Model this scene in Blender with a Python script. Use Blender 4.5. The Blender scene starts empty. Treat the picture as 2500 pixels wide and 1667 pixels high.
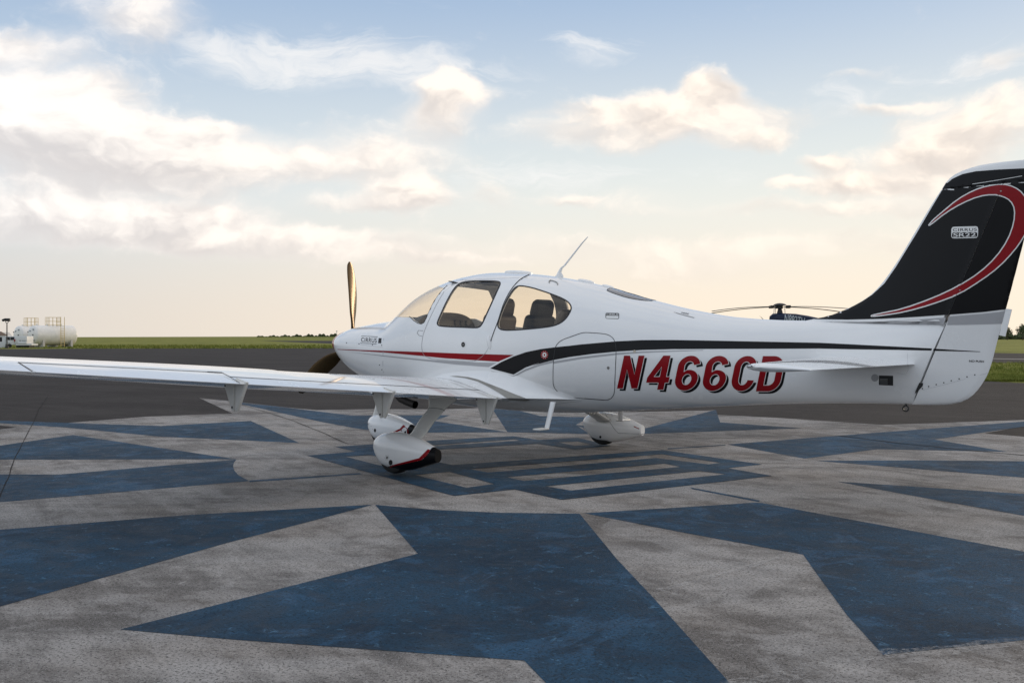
import bpy, bmesh, math, random
from mathutils import Vector, Matrix
from mathutils.bvhtree import BVHTree
random.seed(7)
R = math.radians
scene = bpy.context.scene
# ------------------------------------------------------------------ camera
# world: X aft along the airplane, Y to its starboard side, Z up, metres
CAM = Vector((9.7954, -8.1551, 1.2655)); YAW = 0.7043; FPX = 2500.0; HOR = 823.5
cd = bpy.data.cameras.new('camera'); co = bpy.data.objects.new('camera', cd)
scene.collection.objects.link(co); scene.camera = co
cd.sensor_width = 36; cd.lens = 36; cd.clip_start = 0.05; cd.clip_end = 30000
cd.shift_y = -(833.5 - HOR) / 2500
co.location = CAM; co.rotation_euler = (R(90), 0, YAW)
scene.render.resolution_x = 1024; scene.render.resolution_y = 682
vs = scene.view_settings
vs.view_transform = 'Standard'; vs.look = 'None'; vs.gamma = 1; vs.exposure = 0.13; vs.use_curve_mapping = False
scene.render.engine = 'CYCLES'
scene.cycles.use_denoising = True; scene.cycles.denoising_prefilter = 'NONE'
scene.cycles.max_bounces = 6; scene.cycles.transparent_max_bounces = 24
scene.cycles.sample_clamp_indirect = 6

def ray(u, v):
    r = (u - 1250) / FPX; s = -(v - HOR) / FPX
    return Vector((-math.sin(YAW) + r * math.cos(YAW), math.cos(YAW) + r * math.sin(YAW), s))
def onZ(u, v, z=0.0):
    d = ray(u, v); t = (z - CAM.z) / d.z; return CAM + d * t
def onY(u, v, y=0.0):
    d = ray(u, v); t = (y - CAM.y) / d.y; return CAM + d * t
def onX(u, v, x):
    d = ray(u, v); t = (x - CAM.x) / d.x; return CAM + d * t
def atD(u, v, D):
    return CAM + ray(u, v) * D
# zoom-window coordinates -> photo pixels
def z1(*l): return [(760 + .2976 * a, 620 + .2976 * b) for a, b in l]
def z2(*l): return [(860 + .3401 * a, 900 + .34 * b) for a, b in l]
def z3(*l): return [(1300 + .2976 * a, 740 + .2976 * b) for a, b in l]
def z4(*l): return [(1950 + .408 * a, 380 + .408 * b) for a, b in l]
def z8(*l): return [(500 + .3401 * a, 900 + .34 * b) for a, b in l]
def zA(*l): return [(.5315 * a, 1000 + .5315 * b) for a, b in l]
def zB(*l): return [(1250 + .5315 * a, 960 + .5315 * b) for a, b in l]
def zW(*l): return [(980 + .18707 * a, 660 + .18707 * b) for a, b in l]
def zR(*l): return [(1290 + .1403 * a, 560 + .1403 * b) for a, b in l]
def zF(*l): return [(2300 + .04677 * a, 540 + .04677 * b) for a, b in l]
def zN(*l): return [(870 + .03827 * a, 810 + .03827 * b) for a, b in l]
def zT(*l): return [(1780 + .2211 * a, 850 + .2211 * b) for a, b in l]
def zH(*l): return [(1860 + .06378 * a, 735 + .06378 * b) for a, b in l]

# ------------------------------------------------------------------ node helper
class NB:
    def __init__(s, nt): s.nt = nt; s.n = nt.nodes; s.l = nt.links
    def put(s, sock, val):
        if val is None: return
        if hasattr(val, 'is_output'): s.l.new(val, sock)
        elif sock.type == 'RGBA' and hasattr(val, '__len__') and len(val) == 3: sock.default_value = (*val, 1)
        else: sock.default_value = val
    def m(s, op, a, b=None, c=None, clamp=False):
        n = s.n.new('ShaderNodeMath'); n.operation = op; n.use_clamp = clamp
        s.put(n.inputs[0], a); s.put(n.inputs[1], b)
        if c is not None: s.put(n.inputs[2], c)
        return n.outputs[0]
    def v(s, op, a, b=None, scale=None):
        n = s.n.new('ShaderNodeVectorMath'); n.operation = op
        s.put(n.inputs[0], a); s.put(n.inputs[1], b)
        if scale is not None: s.put(n.inputs['Scale'], scale)
        return n.outputs['Value'] if op in ('LENGTH', 'DOT_PRODUCT', 'DISTANCE') else n.outputs[0]
    def noise(s, vec, scale, detail=4, rough=.5, lac=2.0, dist=0, color=False, dims='3D'):
        n = s.n.new('ShaderNodeTexNoise'); n.noise_dimensions = dims
        s.put(n.inputs['Vector'], vec); s.put(n.inputs['Scale'], scale); n.inputs['Detail'].default_value = detail
        n.inputs['Roughness'].default_value = rough; n.inputs['Lacunarity'].default_value = lac; n.inputs['Distortion'].default_value = dist
        return n.outputs['Color' if color else 0]
    def mr(s, val, a, b, c=0.0, d=1.0, smooth=True):
        n = s.n.new('ShaderNodeMapRange'); n.interpolation_type = 'SMOOTHSTEP' if smooth else 'LINEAR'
        s.put(n.inputs[0], val)
        for i, q in enumerate((a, b, c, d)): s.put(n.inputs[1 + i], q)
        return n.outputs[0]
    def mix(s, f, a, b, mode='MIX'):
        n = s.n.new('ShaderNodeMix'); n.data_type = 'RGBA'; n.blend_type = mode
        s.put(n.inputs[0], f); s.put(n.inputs[6], a); s.put(n.inputs[7], b); return n.outputs[2]
    def sep(s, vec):
        n = s.n.new('ShaderNodeSeparateXYZ'); s.put(n.inputs[0], vec); return n.outputs
    def comb(s, x, y, z):
        n = s.n.new('ShaderNodeCombineXYZ'); s.put(n.inputs[0], x); s.put(n.inputs[1], y); s.put(n.inputs[2], z); return n.outputs[0]

# ------------------------------------------------------------------ world sky and sun
SUN_AZ = R(78); SUN_EL = R(9)
w = bpy.data.worlds.new('World'); scene.world = w; w.use_nodes = True
nt = w.node_tree; nt.nodes.clear(); B = NB(nt)
sky = nt.nodes.new('ShaderNodeTexSky'); sky.sky_type = 'NISHITA'; sky.sun_disc = False
sky.sun_elevation = SUN_EL; sky.sun_rotation = R(90) - SUN_AZ
sky.air_density = 1.0; sky.dust_density = 1.6; sky.ozone_density = 1.5; sky.altitude = 100
tc = nt.nodes.new('ShaderNodeTexCoord')
dx, dy, dz = B.sep(tc.outputs['Generated'])
xr = B.m('ADD', B.m('MULTIPLY', dx, math.cos(YAW)), B.m('MULTIPLY', dy, math.sin(YAW)))
yr = B.m('SUBTRACT', B.m('MULTIPLY', dy, math.cos(YAW)), B.m('MULTIPLY', dx, math.sin(YAW)))
az = B.m('ARCTAN2', xr, yr)                      # azimuth from the view axis, radians
el = B.m('ARCSINE', B.m('MAXIMUM', B.m('MINIMUM', dz, 1.0), -1.0))
elp = B.m('MAXIMUM', el, 0.0)
P = B.comb(az, elp, 0.0)
K = 10.0                                          # sky colours are given for strength 0.1
def sc(c): return tuple(q * K for q in c)
# clear sky: the physical sky, lifted by haze towards the horizon, warmer towards the sun
rel = YAW + R(90) - SUN_AZ                          # the sun stands this far right of the view axis
sunside = B.mr(B.m('COSINE', B.m('SUBTRACT', az, rel)), -.70, .97)
hz = B.mix(sunside, sc((.36, .41, .48)), sc((.96, .82, .655)))
midc = B.mix(sunside, sc((.44, .59, .76)), sc((.80, .82, .77)))
topc = B.mix(1.0, sky.outputs[0], (1.0, 1.0, 1.0), 'MULTIPLY')
base = B.mix(B.mr(elp, 0.10, 0.38), midc, B.mix(.25, sc((.36, .51, .75)), topc))
base = B.mix(B.mr(elp, 0.0, 0.17, 1, 0), base, hz)
# warped cloud coordinates
wv = B.v('SUBTRACT', B.noise(B.v('MULTIPLY', P, (1, 1.8, 1)), 5.0, 3, .55, color=True), (.5, .5, .5))
Pw = B.v('ADD', P, B.v('MULTIPLY', wv, (.13, .055, 0)))
wv2 = B.v('SUBTRACT', B.noise(B.v('MULTIPLY', P, (1, 1.4, 1)), 26.0, 3, .6, color=True), (.5, .5, .5))
Pw = B.v('ADD', Pw, B.v('MULTIPLY', wv2, (.025, .018, 0)))
def blobs(lst):
    tot = None; sh = None
    for (u, v, ru, rv, amp) in lst:
        a0 = math.atan((u - 1250) / 2500); e0 = math.atan((HOR - v) / 2500 * math.cos(a0))
        q = B.v('MULTIPLY', B.v('SUBTRACT', Pw, (a0, e0, 0)), (2500 / ru, 2500 / rv, 0))
        g = B.mr(B.v('LENGTH', q), 0.0, 1.45, amp, 0.0)
        s_ = B.m('MULTIPLY', B.sep(q)[1], g)
        tot = g if tot is None else B.m('ADD', tot, g)
        sh = s_ if sh is None else B.m('ADD', sh, s_)
    return tot, sh
cum, cush = blobs([
    (70, 300, 330, 165, 1.0), (340, 385, 330, 100, .85), (130, 520, 470, 75, .7), (640, 425, 330, 62, .62), (930, 395, 290, 55, .66), (900, 330, 250, 60, .45),
    (1070, 265, 130, 75, .8), (1075, 235, 85, 42, .6), (1140, 250, 60, 30, .4), (300, 562, 430, 48, .85), (760, 598, 400, 38, .85), (1050, 632, 300, 24, .6), (500, 530, 160, 34, .6), (345, 25, 190, 90, .85),
    (35, 105, 130, 50, .65), (180, 215, 130, 40, .4), (480, 325, 130, 28, .5), (1500, 315, 270, 55, .9), (1745, 212, 85, 52, .95), (1640, 250, 200, 50, .75), (1820, 290, 230, 45, .55), (1420, 260, 120, 30, .4), (985, 490, 125, 58, .85), (1035, 475, 60, 40, .5), (810, 508, 130, 26, .65),
    (1200, 490, 105, 62, .55), (2420, 300, 200, 90, .9), (2260, 395, 240, 60, .85), (2060, 452, 160, 30, .8), (1985, 405, 80, 26, .75), (1880, 465, 90, 18, .6),
    (1690, 640, 330, 48, .6), (1560, 500, 130, 55, .4), (1390, 492, 90, 24, .7), (1820, 350, 130, 34, .75), (1950, 520, 330, 30, .55), (2330, 470, 300, 60, .55), (2080, 590, 420, 40, .4), (1350, 600, 260, 36, .45), (2160, 250, 110, 20, .55), (2100, 165, 90, 18, .4), (2440, 140, 110, 30, .55)])
far = B.mr(B.m('ABSOLUTE', az), .50, .9)          # the same kind of cover carries on outside the frame
over = B.m('MAXIMUM', far, B.mr(elp, .36, .6))
gen = B.m('MULTIPLY', over, B.mr(B.noise(B.v('MULTIPLY', Pw, (1, 1.7, 1)), 3.2, 3, .5), .34, .58, .12, .9))
cov = B.m('ADD', cum, gen)
Ps = B.v('MULTIPLY', Pw, (1, 1.6, 1)); Pl = B.v('MULTIPLY', Pw, (1, 4.5, 1))
fb = B.noise(Ps, 15.0, 4, .5); puff = B.noise(Ps, 48.0, 5, .64); band = B.noise(Pl, 11.0, 4, .55)
low = B.mr(elp, .05, .14, 1, 0)                    # near the horizon the clouds are seen edge-on, as bands
fb_up = B.noise(B.v('MULTIPLY', B.v('ADD', Pw, (.008, .013, 0)), (1, 1.6, 1)), 15.0, 3, .5)
shape = B.m('ADD', B.m('MULTIPLY', B.m('SUBTRACT', fb, .5), B.m('SUBTRACT', 1.25, B.m('MULTIPLY', low, .5))), B.m('ADD', B.m('MULTIPLY', B.m('SUBTRACT', puff, .5), .85), B.m('MULTIPLY', B.m('SUBTRACT', band, .5), B.m('MULTIPLY', low, 1.3))))
dens = B.m('ADD', cov, shape)
topness = B.mr(cush, -.1, .35)
alpha = B.mr(dens, .16, B.m('SUBTRACT', 1.42, B.m('MULTIPLY', topness, .55)))
# wispy high cloud
wl, _ = blobs([(820, 150, 330, 75, .8), (1130, 200, 230, 60, .4), (1440, 110, 130, 50, .45), (2380, 150, 170, 45, .5), (2080, 230, 190, 60, .5), (520, 130, 200, 60, .4), (1290, 420, 300, 60, .35), (1600, 430, 500, 40, .3)])
cirn = B.noise(B.v('MULTIPLY', Pw, (1, 3.2, 1)), 13.0, 6, .62, dist=.9)
calpha = B.m('MULTIPLY', B.mr(B.m('ADD', B.m('ADD', wl, B.m('MULTIPLY', over, .35)), B.m('MULTIPLY', B.m('SUBTRACT', cirn, .5), 1.5)), .18, .95), .72)
lit = B.m('ADD', B.m('ADD', B.m('MULTIPLY', B.m('SUBTRACT', fb, fb_up), 2.2), B.m('MULTIPLY', B.m('SUBTRACT', puff, .5), .55)), B.m('MULTIPLY', cush, .7))
lit = B.mr(lit, -.50, .36)
cl_lo = B.mix(sunside, sc((.66, .69, .75)), sc((.66, .595, .55)))
cl_hi = B.mix(sunside, sc((.92, .96, 1.02)), sc((1.10, .97, .84)))
ccol = B.mix(lit, cl_lo, cl_hi)
ccol = B.mix(B.mr(elp, .0, .12, .6, 0), ccol, hz)
alpha = B.m('MULTIPLY', alpha, B.mr(elp, .0, .09, .12, .95))
veil = B.mr(cov, .10, 1.15); vsh = cush
vn = B.mr(B.noise(B.v('MULTIPLY', Pw, (1, 2.4, 1)), 8.0, 6, .55), .25, .75, .55, 1.1, False)
veil = B.m('MULTIPLY', B.m('MINIMUM', B.m('MULTIPLY', veil, vn), .80), B.mr(elp, .0, .08, .1, 1))
vcol = B.mix(B.mr(B.m('ADD', vsh, B.m('MULTIPLY', B.m('SUBTRACT', vn, .82), .8)), -.35, .35), B.mix(sunside, sc((.70, .74, .80)), sc((.83, .74, .67))), B.mix(sunside, sc((.90, .94, 1.0)), sc((1.09, .97, .85))))
col = B.mix(calpha, base, sc((.92, .90, .88)))
col = B.mix(veil, col, vcol)
col = B.mix(alpha, col, ccol)
col = B.mix(B.mr(el, -.02, 0.0, 1, 0), col, sc((.10, .10, .10)))
bg = nt.nodes.new('ShaderNodeBackground'); bg.inputs[1].default_value = 0.1
nt.links.new(col, bg.inputs[0]); wo = nt.nodes.new('ShaderNodeOutputWorld'); nt.links.new(bg.outputs[0], wo.inputs[0])
w.cycles.sampling_method = 'MANUAL'; w.cycles.sample_map_resolution = 512

sl = bpy.data.lights.new('sun', 'SUN'); so = bpy.data.objects.new('sun', sl); scene.collection.objects.link(so)
sl.energy = 1.2; sl.angle = R(14); sl.color = (1.0, .80, .58)
sd = Vector((math.cos(SUN_AZ) * math.cos(SUN_EL), math.sin(SUN_AZ) * math.cos(SUN_EL), math.sin(SUN_EL)))
so.rotation_euler = sd.to_track_quat('Z', 'Y').to_euler(); so.location = (0, 40, 30)

# ------------------------------------------------------------------ materials
MATS = {}
def mat(name, color=(.5, .5, .5), rough=.5, metal=0, coat=0, spec=.5, build=None):
    if name in MATS: return MATS[name]
    m = bpy.data.materials.new(name); m.use_nodes = True; t = m.node_tree
    b = t.nodes['Principled BSDF']
    b.inputs['Base Color'].default_value = (*color, 1); b.inputs['Roughness'].default_value = rough
    b.inputs['Metallic'].default_value = metal; b.inputs['Coat Weight'].default_value = coat; b.inputs['Coat Roughness'].default_value = .03
    b.inputs['Specular IOR Level'].default_value = spec
    if build: build(NB(t), b, t)
    MATS[name] = m; return m
def bump(N, b, h, strength, dist):
    n = N.n.new('ShaderNodeBump'); N.put(n.inputs['Height'], h); n.inputs['Strength'].default_value = strength; n.inputs['Distance'].default_value = dist
    N.l.new(n.outputs[0], b.inputs['Normal'])
def pos(N):
    g = N.n.new('ShaderNodeNewGeometry'); return g.outputs['Position']

def f_paint(c, dirt=.05):
    def f(N, b, t):
        p = pos(N)
        d = N.mr(N.noise(p, 3.0, 5, .6), .35, .75)
        fine = N.mr(N.noise(p, 60.0, 3, .6), .4, .75)
        k = N.m('MULTIPLY', N.m('ADD', N.m('MULTIPLY', d, .7), N.m('MULTIPLY', fine, .3)), dirt)
        N.put(b.inputs['Base Color'], N.mix(k, c, tuple(q * .45 for q in c)))
        N.put(b.inputs['Roughness'], N.mr(d, 0, 1, .22, .28))
    return f
white = mat('white_gelcoat', (.86, .86, .85), .25, coat=.8, build=f_paint((.86, .86, .85), .07))
white_matt = mat('white_satin', (.74, .73, .70), .4, build=f_paint((.74, .73, .69), .2))
black_paint = mat('black_paint', (.005, .005, .006), .3, spec=.22)
red_paint = mat('red_paint', (.26, .003, .008), .3, spec=.25)
grey_paint = mat('grey_paint', (.40, .40, .41), .28, coat=.4)
white_vinyl = mat('white_vinyl', (.82, .82, .80), .3)
dark_gap = mat('dark_rubber', (.03, .03, .032), .7)
screw_m = mat('screw_steel', (.06, .06, .06), .4, metal=.6)
fabric = mat('charcoal_leather', (.035, .032, .03), .55, build=lambda N, b, t: bump(N, b, N.noise(pos(N), 120, 3), .15, .004))
tan = mat('grey_leather', (.12, .10, .085), .55, build=lambda N, b, t: bump(N, b, N.noise(pos(N), 120, 3), .15, .004))
interior = mat('cabin_lining', (.06, .058, .055), .8)
plastic = mat('black_plastic', (.02, .02, .02), .5)
screen_m = mat('screen_glass', (.10, .09, .08), .15)
blade_m = mat('blade_black', (.002, .0018, .0015), .20, spec=.7, build=lambda N, b, t: N.put(b.inputs['Specular Tint'], (1.0, .66, .30)))  # black blades; the gold of sunset reflections is put into the specular tint
spin_m = mat('spinner_red', (.35, .05, .02), .25, coat=.3)
steel = mat('brushed_steel', (.35, .34, .32), .35, metal=1)
rubber = mat('tyre_rubber', (.012, .012, .012), .8)
pipe_m = mat('exhaust_pipe', (.03, .025, .022), .55, metal=.6)
def f_walk(N, b, t):
    p = pos(N); n = N.noise(p, 350, 2, .6)
    N.put(b.inputs['Base Color'], N.mix(N.mr(N.noise(p, 6, 4), .3, .7), (.26, .25, .225), (.33, .32, .29))); bump(N, b, n, .5, .003)
walk = mat('anti_skid_grey', (.3, .29, .26), .9, build=f_walk)
def glassmat(name, tint, rough=.0):
    m = bpy.data.materials.new(name); m.use_nodes = True; t = m.node_tree; t.nodes.clear()
    o = t.nodes.new('ShaderNodeOutputMaterial'); mx = t.nodes.new('ShaderNodeMixShader'); tr = t.nodes.new('ShaderNodeBsdfTransparent'); gl = t.nodes.new('ShaderNodeBsdfGlossy')
    N = NB(t); lw = t.nodes.new('ShaderNodeLayerWeight'); lw.inputs[0].default_value = .5
    fac = N.m('ADD', N.m('MULTIPLY', N.m('POWER', lw.outputs['Facing'], 4.0), .85), .045)
    tr.inputs[0].default_value = (*tint, 1); gl.inputs['Roughness'].default_value = rough
    t.links.new(fac, mx.inputs[0]); t.links.new(tr.outputs[0], mx.inputs[1]); t.links.new(gl.outputs[0], mx.inputs[2]); t.links.new(mx.outputs[0], o.inputs[0])
    MATS[name] = m; return m
glass = glassmat('tinted_acrylic', (.955, .915, .845))

# ------------------------------------------------------------------ mesh helpers
C = scene.collection
def link(o, parent=None):
    C.objects.link(o)
    if parent is not None: o.parent = parent; o.matrix_parent_inverse = parent.matrix_world.inverted()
    return o
def mesh_obj(name, verts, faces, m, parent=None, smooth=None):
    me = bpy.data.meshes.new(name); me.from_pydata([tuple(v) for v in verts], [], faces); me.update()
    for q in (m if isinstance(m, list) else [m]): me.materials.append(q)
    if smooth is not None: me.shade_smooth(); me.set_sharp_from_angle(angle=R(smooth))
    return link(bpy.data.objects.new(name, me), parent)
def bm_obj(name, bm, m, parent=None, smooth=None, recalc=True):
    if recalc: bmesh.ops.recalc_face_normals(bm, faces=bm.faces)
    me = bpy.data.meshes.new(name); bm.to_mesh(me); bm.free()
    for q in (m if isinstance(m, list) else [m]): me.materials.append(q)
    if smooth is not None: me.shade_smooth(); me.set_sharp_from_angle(angle=R(smooth))
    return link(bpy.data.objects.new(name, me), parent)
def empty(name, loc, label, cat, group=None, rotz=0):
    o = bpy.data.objects.new(name, None); o.location = loc; o.rotation_euler = (0, 0, rotz); C.objects.link(o)
    o.empty_display_size = .3
    tag(o, label, cat, group); bpy.context.view_layer.update(); return o
def tag(o, label, cat, group=None):
    o['label'] = label; o['category'] = cat
    if group: o['group'] = group
    return o
def struct(o): o['kind'] = 'structure'; return o
def stuff(o, label, cat): o['kind'] = 'stuff'; o['label'] = label; o['category'] = cat; return o
def box(bm, c, s, rot=None, bevel=0):
    r = bmesh.ops.create_cube(bm, size=1.0); vs_ = r['verts']
    M = Matrix.Translation(c) @ (rot.to_4x4() if rot else Matrix()) @ Matrix.Diagonal((*s, 1))
    bmesh.ops.transform(bm, matrix=M, verts=vs_)
    if bevel:
        es = list({e for v in vs_ for e in v.link_edges})
        bmesh.ops.bevel(bm, geom=es, offset=bevel, segments=3, affect='EDGES', profile=.5)
def tube(bm, pts, r, seg=10, cap=True):
    pts = [Vector(p) for p in pts]; rs = r if hasattr(r, '__len__') else [r] * len(pts); rings = []
    up = None
    for i, p in enumerate(pts):
        d = (pts[min(i + 1, len(pts) - 1)] - pts[max(i - 1, 0)]).normalized()
        if up is None: up = d.orthogonal().normalized()
        up = (up - d * up.dot(d)).normalized(); s = d.cross(up)
        rings.append([bm.verts.new(p + (up * math.cos(2 * math.pi * k / seg) + s * math.sin(2 * math.pi * k / seg)) * rs[i]) for k in range(seg)])
    for a, b in zip(rings, rings[1:]):
        for k in range(seg): bm.faces.new((a[k], a[(k + 1) % seg], b[(k + 1) % seg], b[k]))
    if cap:
        bm.faces.new(rings[0][::-1]); bm.faces.new(rings[-1])
def loft(rings, closed=True, cap=True):
    n = len(rings[0]); V = [p for r in rings for p in r]; F = []
    for i in range(len(rings) - 1):
        for k in range(n if closed else n - 1):
            k2 = (k + 1) % n; F.append((i * n + k, i * n + k2, (i + 1) * n + k2, (i + 1) * n + k))
    if cap:
        F.append(tuple(range(n))[::-1]); F.append(tuple((len(rings) - 1) * n + k for k in range(n)))
    return V, F
def fixed(V, F):                                      # outward normals
    bm = bmesh.new(); vs_ = [bm.verts.new(v) for v in V]
    for f in F: bm.faces.new([vs_[i] for i in f])
    bmesh.ops.recalc_face_normals(bm, faces=bm.faces)
    return bm
def prism(poly, axis, a, b):                          # polygon (2-D) extruded along an axis
    def mk(p, t): return {'Y': (p[0], t, p[1]), 'Z': (p[0], p[1], t), 'X': (t, p[0], p[1])}[axis]
    n = len(poly); V = [mk(p, a) for p in poly] + [mk(p, b) for p in poly]
    F = [tuple(range(n)), tuple(range(2 * n - 1, n - 1, -1))] + [(i, (i + 1) % n + 0, (i + 1) % n + n, i + n) for i in range(n)]
    return fixed(V, F)
def tmp(bm, name='cutter'):
    me = bpy.data.meshes.new(name); bm.to_mesh(me); bm.free(); o = bpy.data.objects.new(name, me); C.objects.link(o); return o
def boolean(src, cutters, op):
    """src: object; returns a new mesh, cutters stay"""
    for c in cutters:
        md = src.modifiers.new('b', 'BOOLEAN'); md.operation = op; md.object = c; md.solver = 'EXACT'
    dg = bpy.context.evaluated_depsgraph_get(); me = bpy.data.meshes.new_from_object(src.evaluated_get(dg))
    src.modifiers.clear(); return me
def kill(*os):
    for o in os: bpy.data.objects.remove(o, do_unlink=True)
def inset(poly, d):
    n = len(poly); area = sum(poly[i][0] * poly[(i + 1) % n][1] - poly[(i + 1) % n][0] * poly[i][1] for i in range(n)); s = 1 if area > 0 else -1; out = []
    for i in range(n):
        a, b, c = Vector(poly[i - 1]), Vector(poly[i]), Vector(poly[(i + 1) % n])
        e1 = (b - a).normalized(); e2 = (c - b).normalized()
        n1 = Vector((-e1.y, e1.x)) * s; n2 = Vector((-e2.y, e2.x)) * s; m = (n1 + n2)
        m = m / max(.4, (1 + n1.dot(n2))); out.append(tuple(b + m * d))
    return out
def smoothpoly(p, it=1, closed=True):
    for _ in range(it):
        q = []; n = len(p)
        for i in range(n if closed else n - 1):
            a, b = p[i], p[(i + 1) % n]
            q += [(a[0] * .75 + b[0] * .25, a[1] * .75 + b[1] * .25), (a[0] * .25 + b[0] * .75, a[1] * .25 + b[1] * .75)]
        if not closed: q = [p[0]] + q + [p[-1]]
        p = q
    return p
def interp(tab):
    xs = [t[0] for t in tab]; k = len(tab[0]) - 1
    sl_ = []
    n = len(xs); S = []
    for j in range(1, k + 1):
        ys = [t[j] for t in tab]; d = [(ys[i + 1] - ys[i]) / (xs[i + 1] - xs[i]) for i in range(n - 1)]
        m = [d[0]] + [0 if d[i - 1] * d[i] <= 0 else 2 * d[i - 1] * d[i] / (d[i - 1] + d[i]) for i in range(1, n - 1)] + [d[-1]]
        S.append((ys, m))
    def f(x):
        x = min(max(x, xs[0]), xs[-1]); i = 0
        while i < n - 2 and x > xs[i + 1]: i += 1
        h = xs[i + 1] - xs[i]; t = (x - xs[i]) / h
        return [(2 * t**3 - 3 * t**2 + 1) * ys[i] + (t**3 - 2 * t**2 + t) * h * m[i] + (-2 * t**3 + 3 * t**2) * ys[i + 1] + (t**3 - t**2) * h * m[i + 1] for ys, m in S]
    return f
def spow(c, e): return math.copysign(abs(c) ** e, c)
def bvh_of(*objs):
    V, F = [], []
    for o in objs:
        me = o.data; b = len(V); mw = o.matrix_world
        V += [mw @ v.co for v in me.vertices]; F += [[b + i for i in p.vertices] for p in me.polygons]
    return BVHTree.FromPolygons(V, F)
def hit(u, v, bvh):
    d = ray(u, v).normalized(); l, n, i, t = bvh.ray_cast(CAM, d)
    if l is None: return None, None
    if n.dot(d) > 0: n = -n
    return l, n
def hit_near(u, v, bvh):                              # just past an edge: the nearest point that is on the surface
    l, n = hit(u, v, bvh)
    if l is None:
        for r_ in (1, 2, 3.5, 5, 7):
            for k in range(12):
                l, n = hit(u + r_ * math.cos(k * .5236), v + r_ * math.sin(k * .5236), bvh)
                if l is not None: return l, n
    return l, n
def flat_mesh(loops):
    """2-D polygons with holes -> triangles (u,v), via a filled curve"""
    cu = bpy.data.curves.new('f', 'CURVE'); cu.dimensions = '2D'; cu.fill_mode = 'BOTH'
    for lp in loops:
        s = cu.splines.new('POLY'); s.points.add(len(lp) - 1); s.use_cyclic_u = True
        for p, q in zip(s.points, lp): p.co = (q[0] * .01, q[1] * .01, 0, 1)
    o = bpy.data.objects.new('f', cu); C.objects.link(o); dg = bpy.context.evaluated_depsgraph_get()
    me = bpy.data.meshes.new_from_object(o.evaluated_get(dg)); kill(o)
    bm = bmesh.new(); bm.from_mesh(me); bpy.data.meshes.remove(me)
    for v in bm.verts: v.co *= 100
    return bm
def text_mesh(body, size=100, shear=0, offset=0, space=1):
    cu = bpy.data.curves.new('t', 'FONT'); cu.body = body; cu.size = size * .01; cu.shear = shear; cu.offset = offset * .01; cu.space_character = space; cu.fill_mode = 'FRONT'
    o = bpy.data.objects.new('t', cu); C.objects.link(o); dg = bpy.context.evaluated_depsgraph_get()
    me = bpy.data.meshes.new_from_object(o.evaluated_get(dg)); kill(o)
    bm = bmesh.new(); bm.from_mesh(me); bpy.data.meshes.remove(me)
    for v in bm.verts: v.co *= 100
    return bm
def quadmap(bm, q):
    """fit the drawing's box into a pixel quad: top-left, top-right, bottom-right, bottom-left"""
    xs = [v.co.x for v in bm.verts]; ys = [v.co.y for v in bm.verts]; x0, x1, y0, y1 = min(xs), max(xs), min(ys), max(ys)
    for v in bm.verts:
        s = (v.co.x - x0) / (x1 - x0); t = (y1 - v.co.y) / (y1 - y0)
        u = [(q[0][i] * (1 - s) + q[1][i] * s) * (1 - t) + (q[3][i] * (1 - s) + q[2][i] * s) * t for i in (0, 1)]
        v.co = (u[0], u[1], 0)
    return bm
def grid_cut(bm, step):
    if step <= 0: return bm
    xs = [v.co.x for v in bm.verts]; ys = [v.co.y for v in bm.verts]
    for lo, hi, no in ((min(xs), max(xs), (1, 0, 0)), (min(ys), max(ys), (0, 1, 0))):
        t = math.floor(lo / step) * step + step
        while t < hi:
            g = bm.verts[:] + bm.edges[:] + bm.faces[:]
            bmesh.ops.bisect_plane(bm, geom=g, dist=1e-5, plane_co=(t * no[0], t * no[1], 0), plane_no=no); t += step
    return bm
def decal(name, bm, bvh, m, parent, off=.0015, step=12, mirror=False, maxlen=.45):
    """lay a flat drawing (photo pixels) on the surface it is painted on"""
    grid_cut(bm, step); bad = []
    for v in bm.verts:
        l, n = hit_near(v.co.x, v.co.y, bvh)
        if l is None: bad.append(v)
        else: v.co = l + n * off
    bmesh.ops.delete(bm, geom=bad, context='VERTS')
    if maxlen: bmesh.ops.delete(bm, geom=[f for f in bm.faces if max(e.calc_length() for e in f.edges) > maxlen], context='FACES')
    if mirror:
        d = bmesh.ops.duplicate(bm, geom=bm.verts[:] + bm.edges[:] + bm.faces[:])
        for v in d['geom']:
            if isinstance(v, bmesh.types.BMVert): v.co.y *= -1
    return bm_obj(name, bm, m, parent, smooth=60, recalc=False)
def strip(pts, wd, closed=False):
    """thin line drawing along px points"""
    n = len(pts); P_ = [Vector(p) for p in pts]; L, Rr = [], []
    for i in range(n):
        a = P_[i - 1] if (i or closed) else P_[0]; c = P_[(i + 1) % n] if (i < n - 1 or closed) else P_[-1]
        d = (c - a).normalized(); nn = Vector((-d.y, d.x)); L.append(P_[i] + nn * wd / 2); Rr.append(P_[i] - nn * wd / 2)
    bm = bmesh.new(); A = [bm.verts.new((p.x, p.y, 0)) for p in L]; D_ = [bm.verts.new((p.x, p.y, 0)) for p in Rr]
    for i in range(n if closed else n - 1):
        j = (i + 1) % n; bm.faces.new((A[i], A[j], D_[j], D_[i]))
    return bm
def circ(c, r, n=24, ry=None): return [(c[0] + r * math.cos(2 * math.pi * k / n), c[1] + (ry or r) * math.sin(2 * math.pi * k / n)) for k in range(n)]
exec_parts = []
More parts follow.
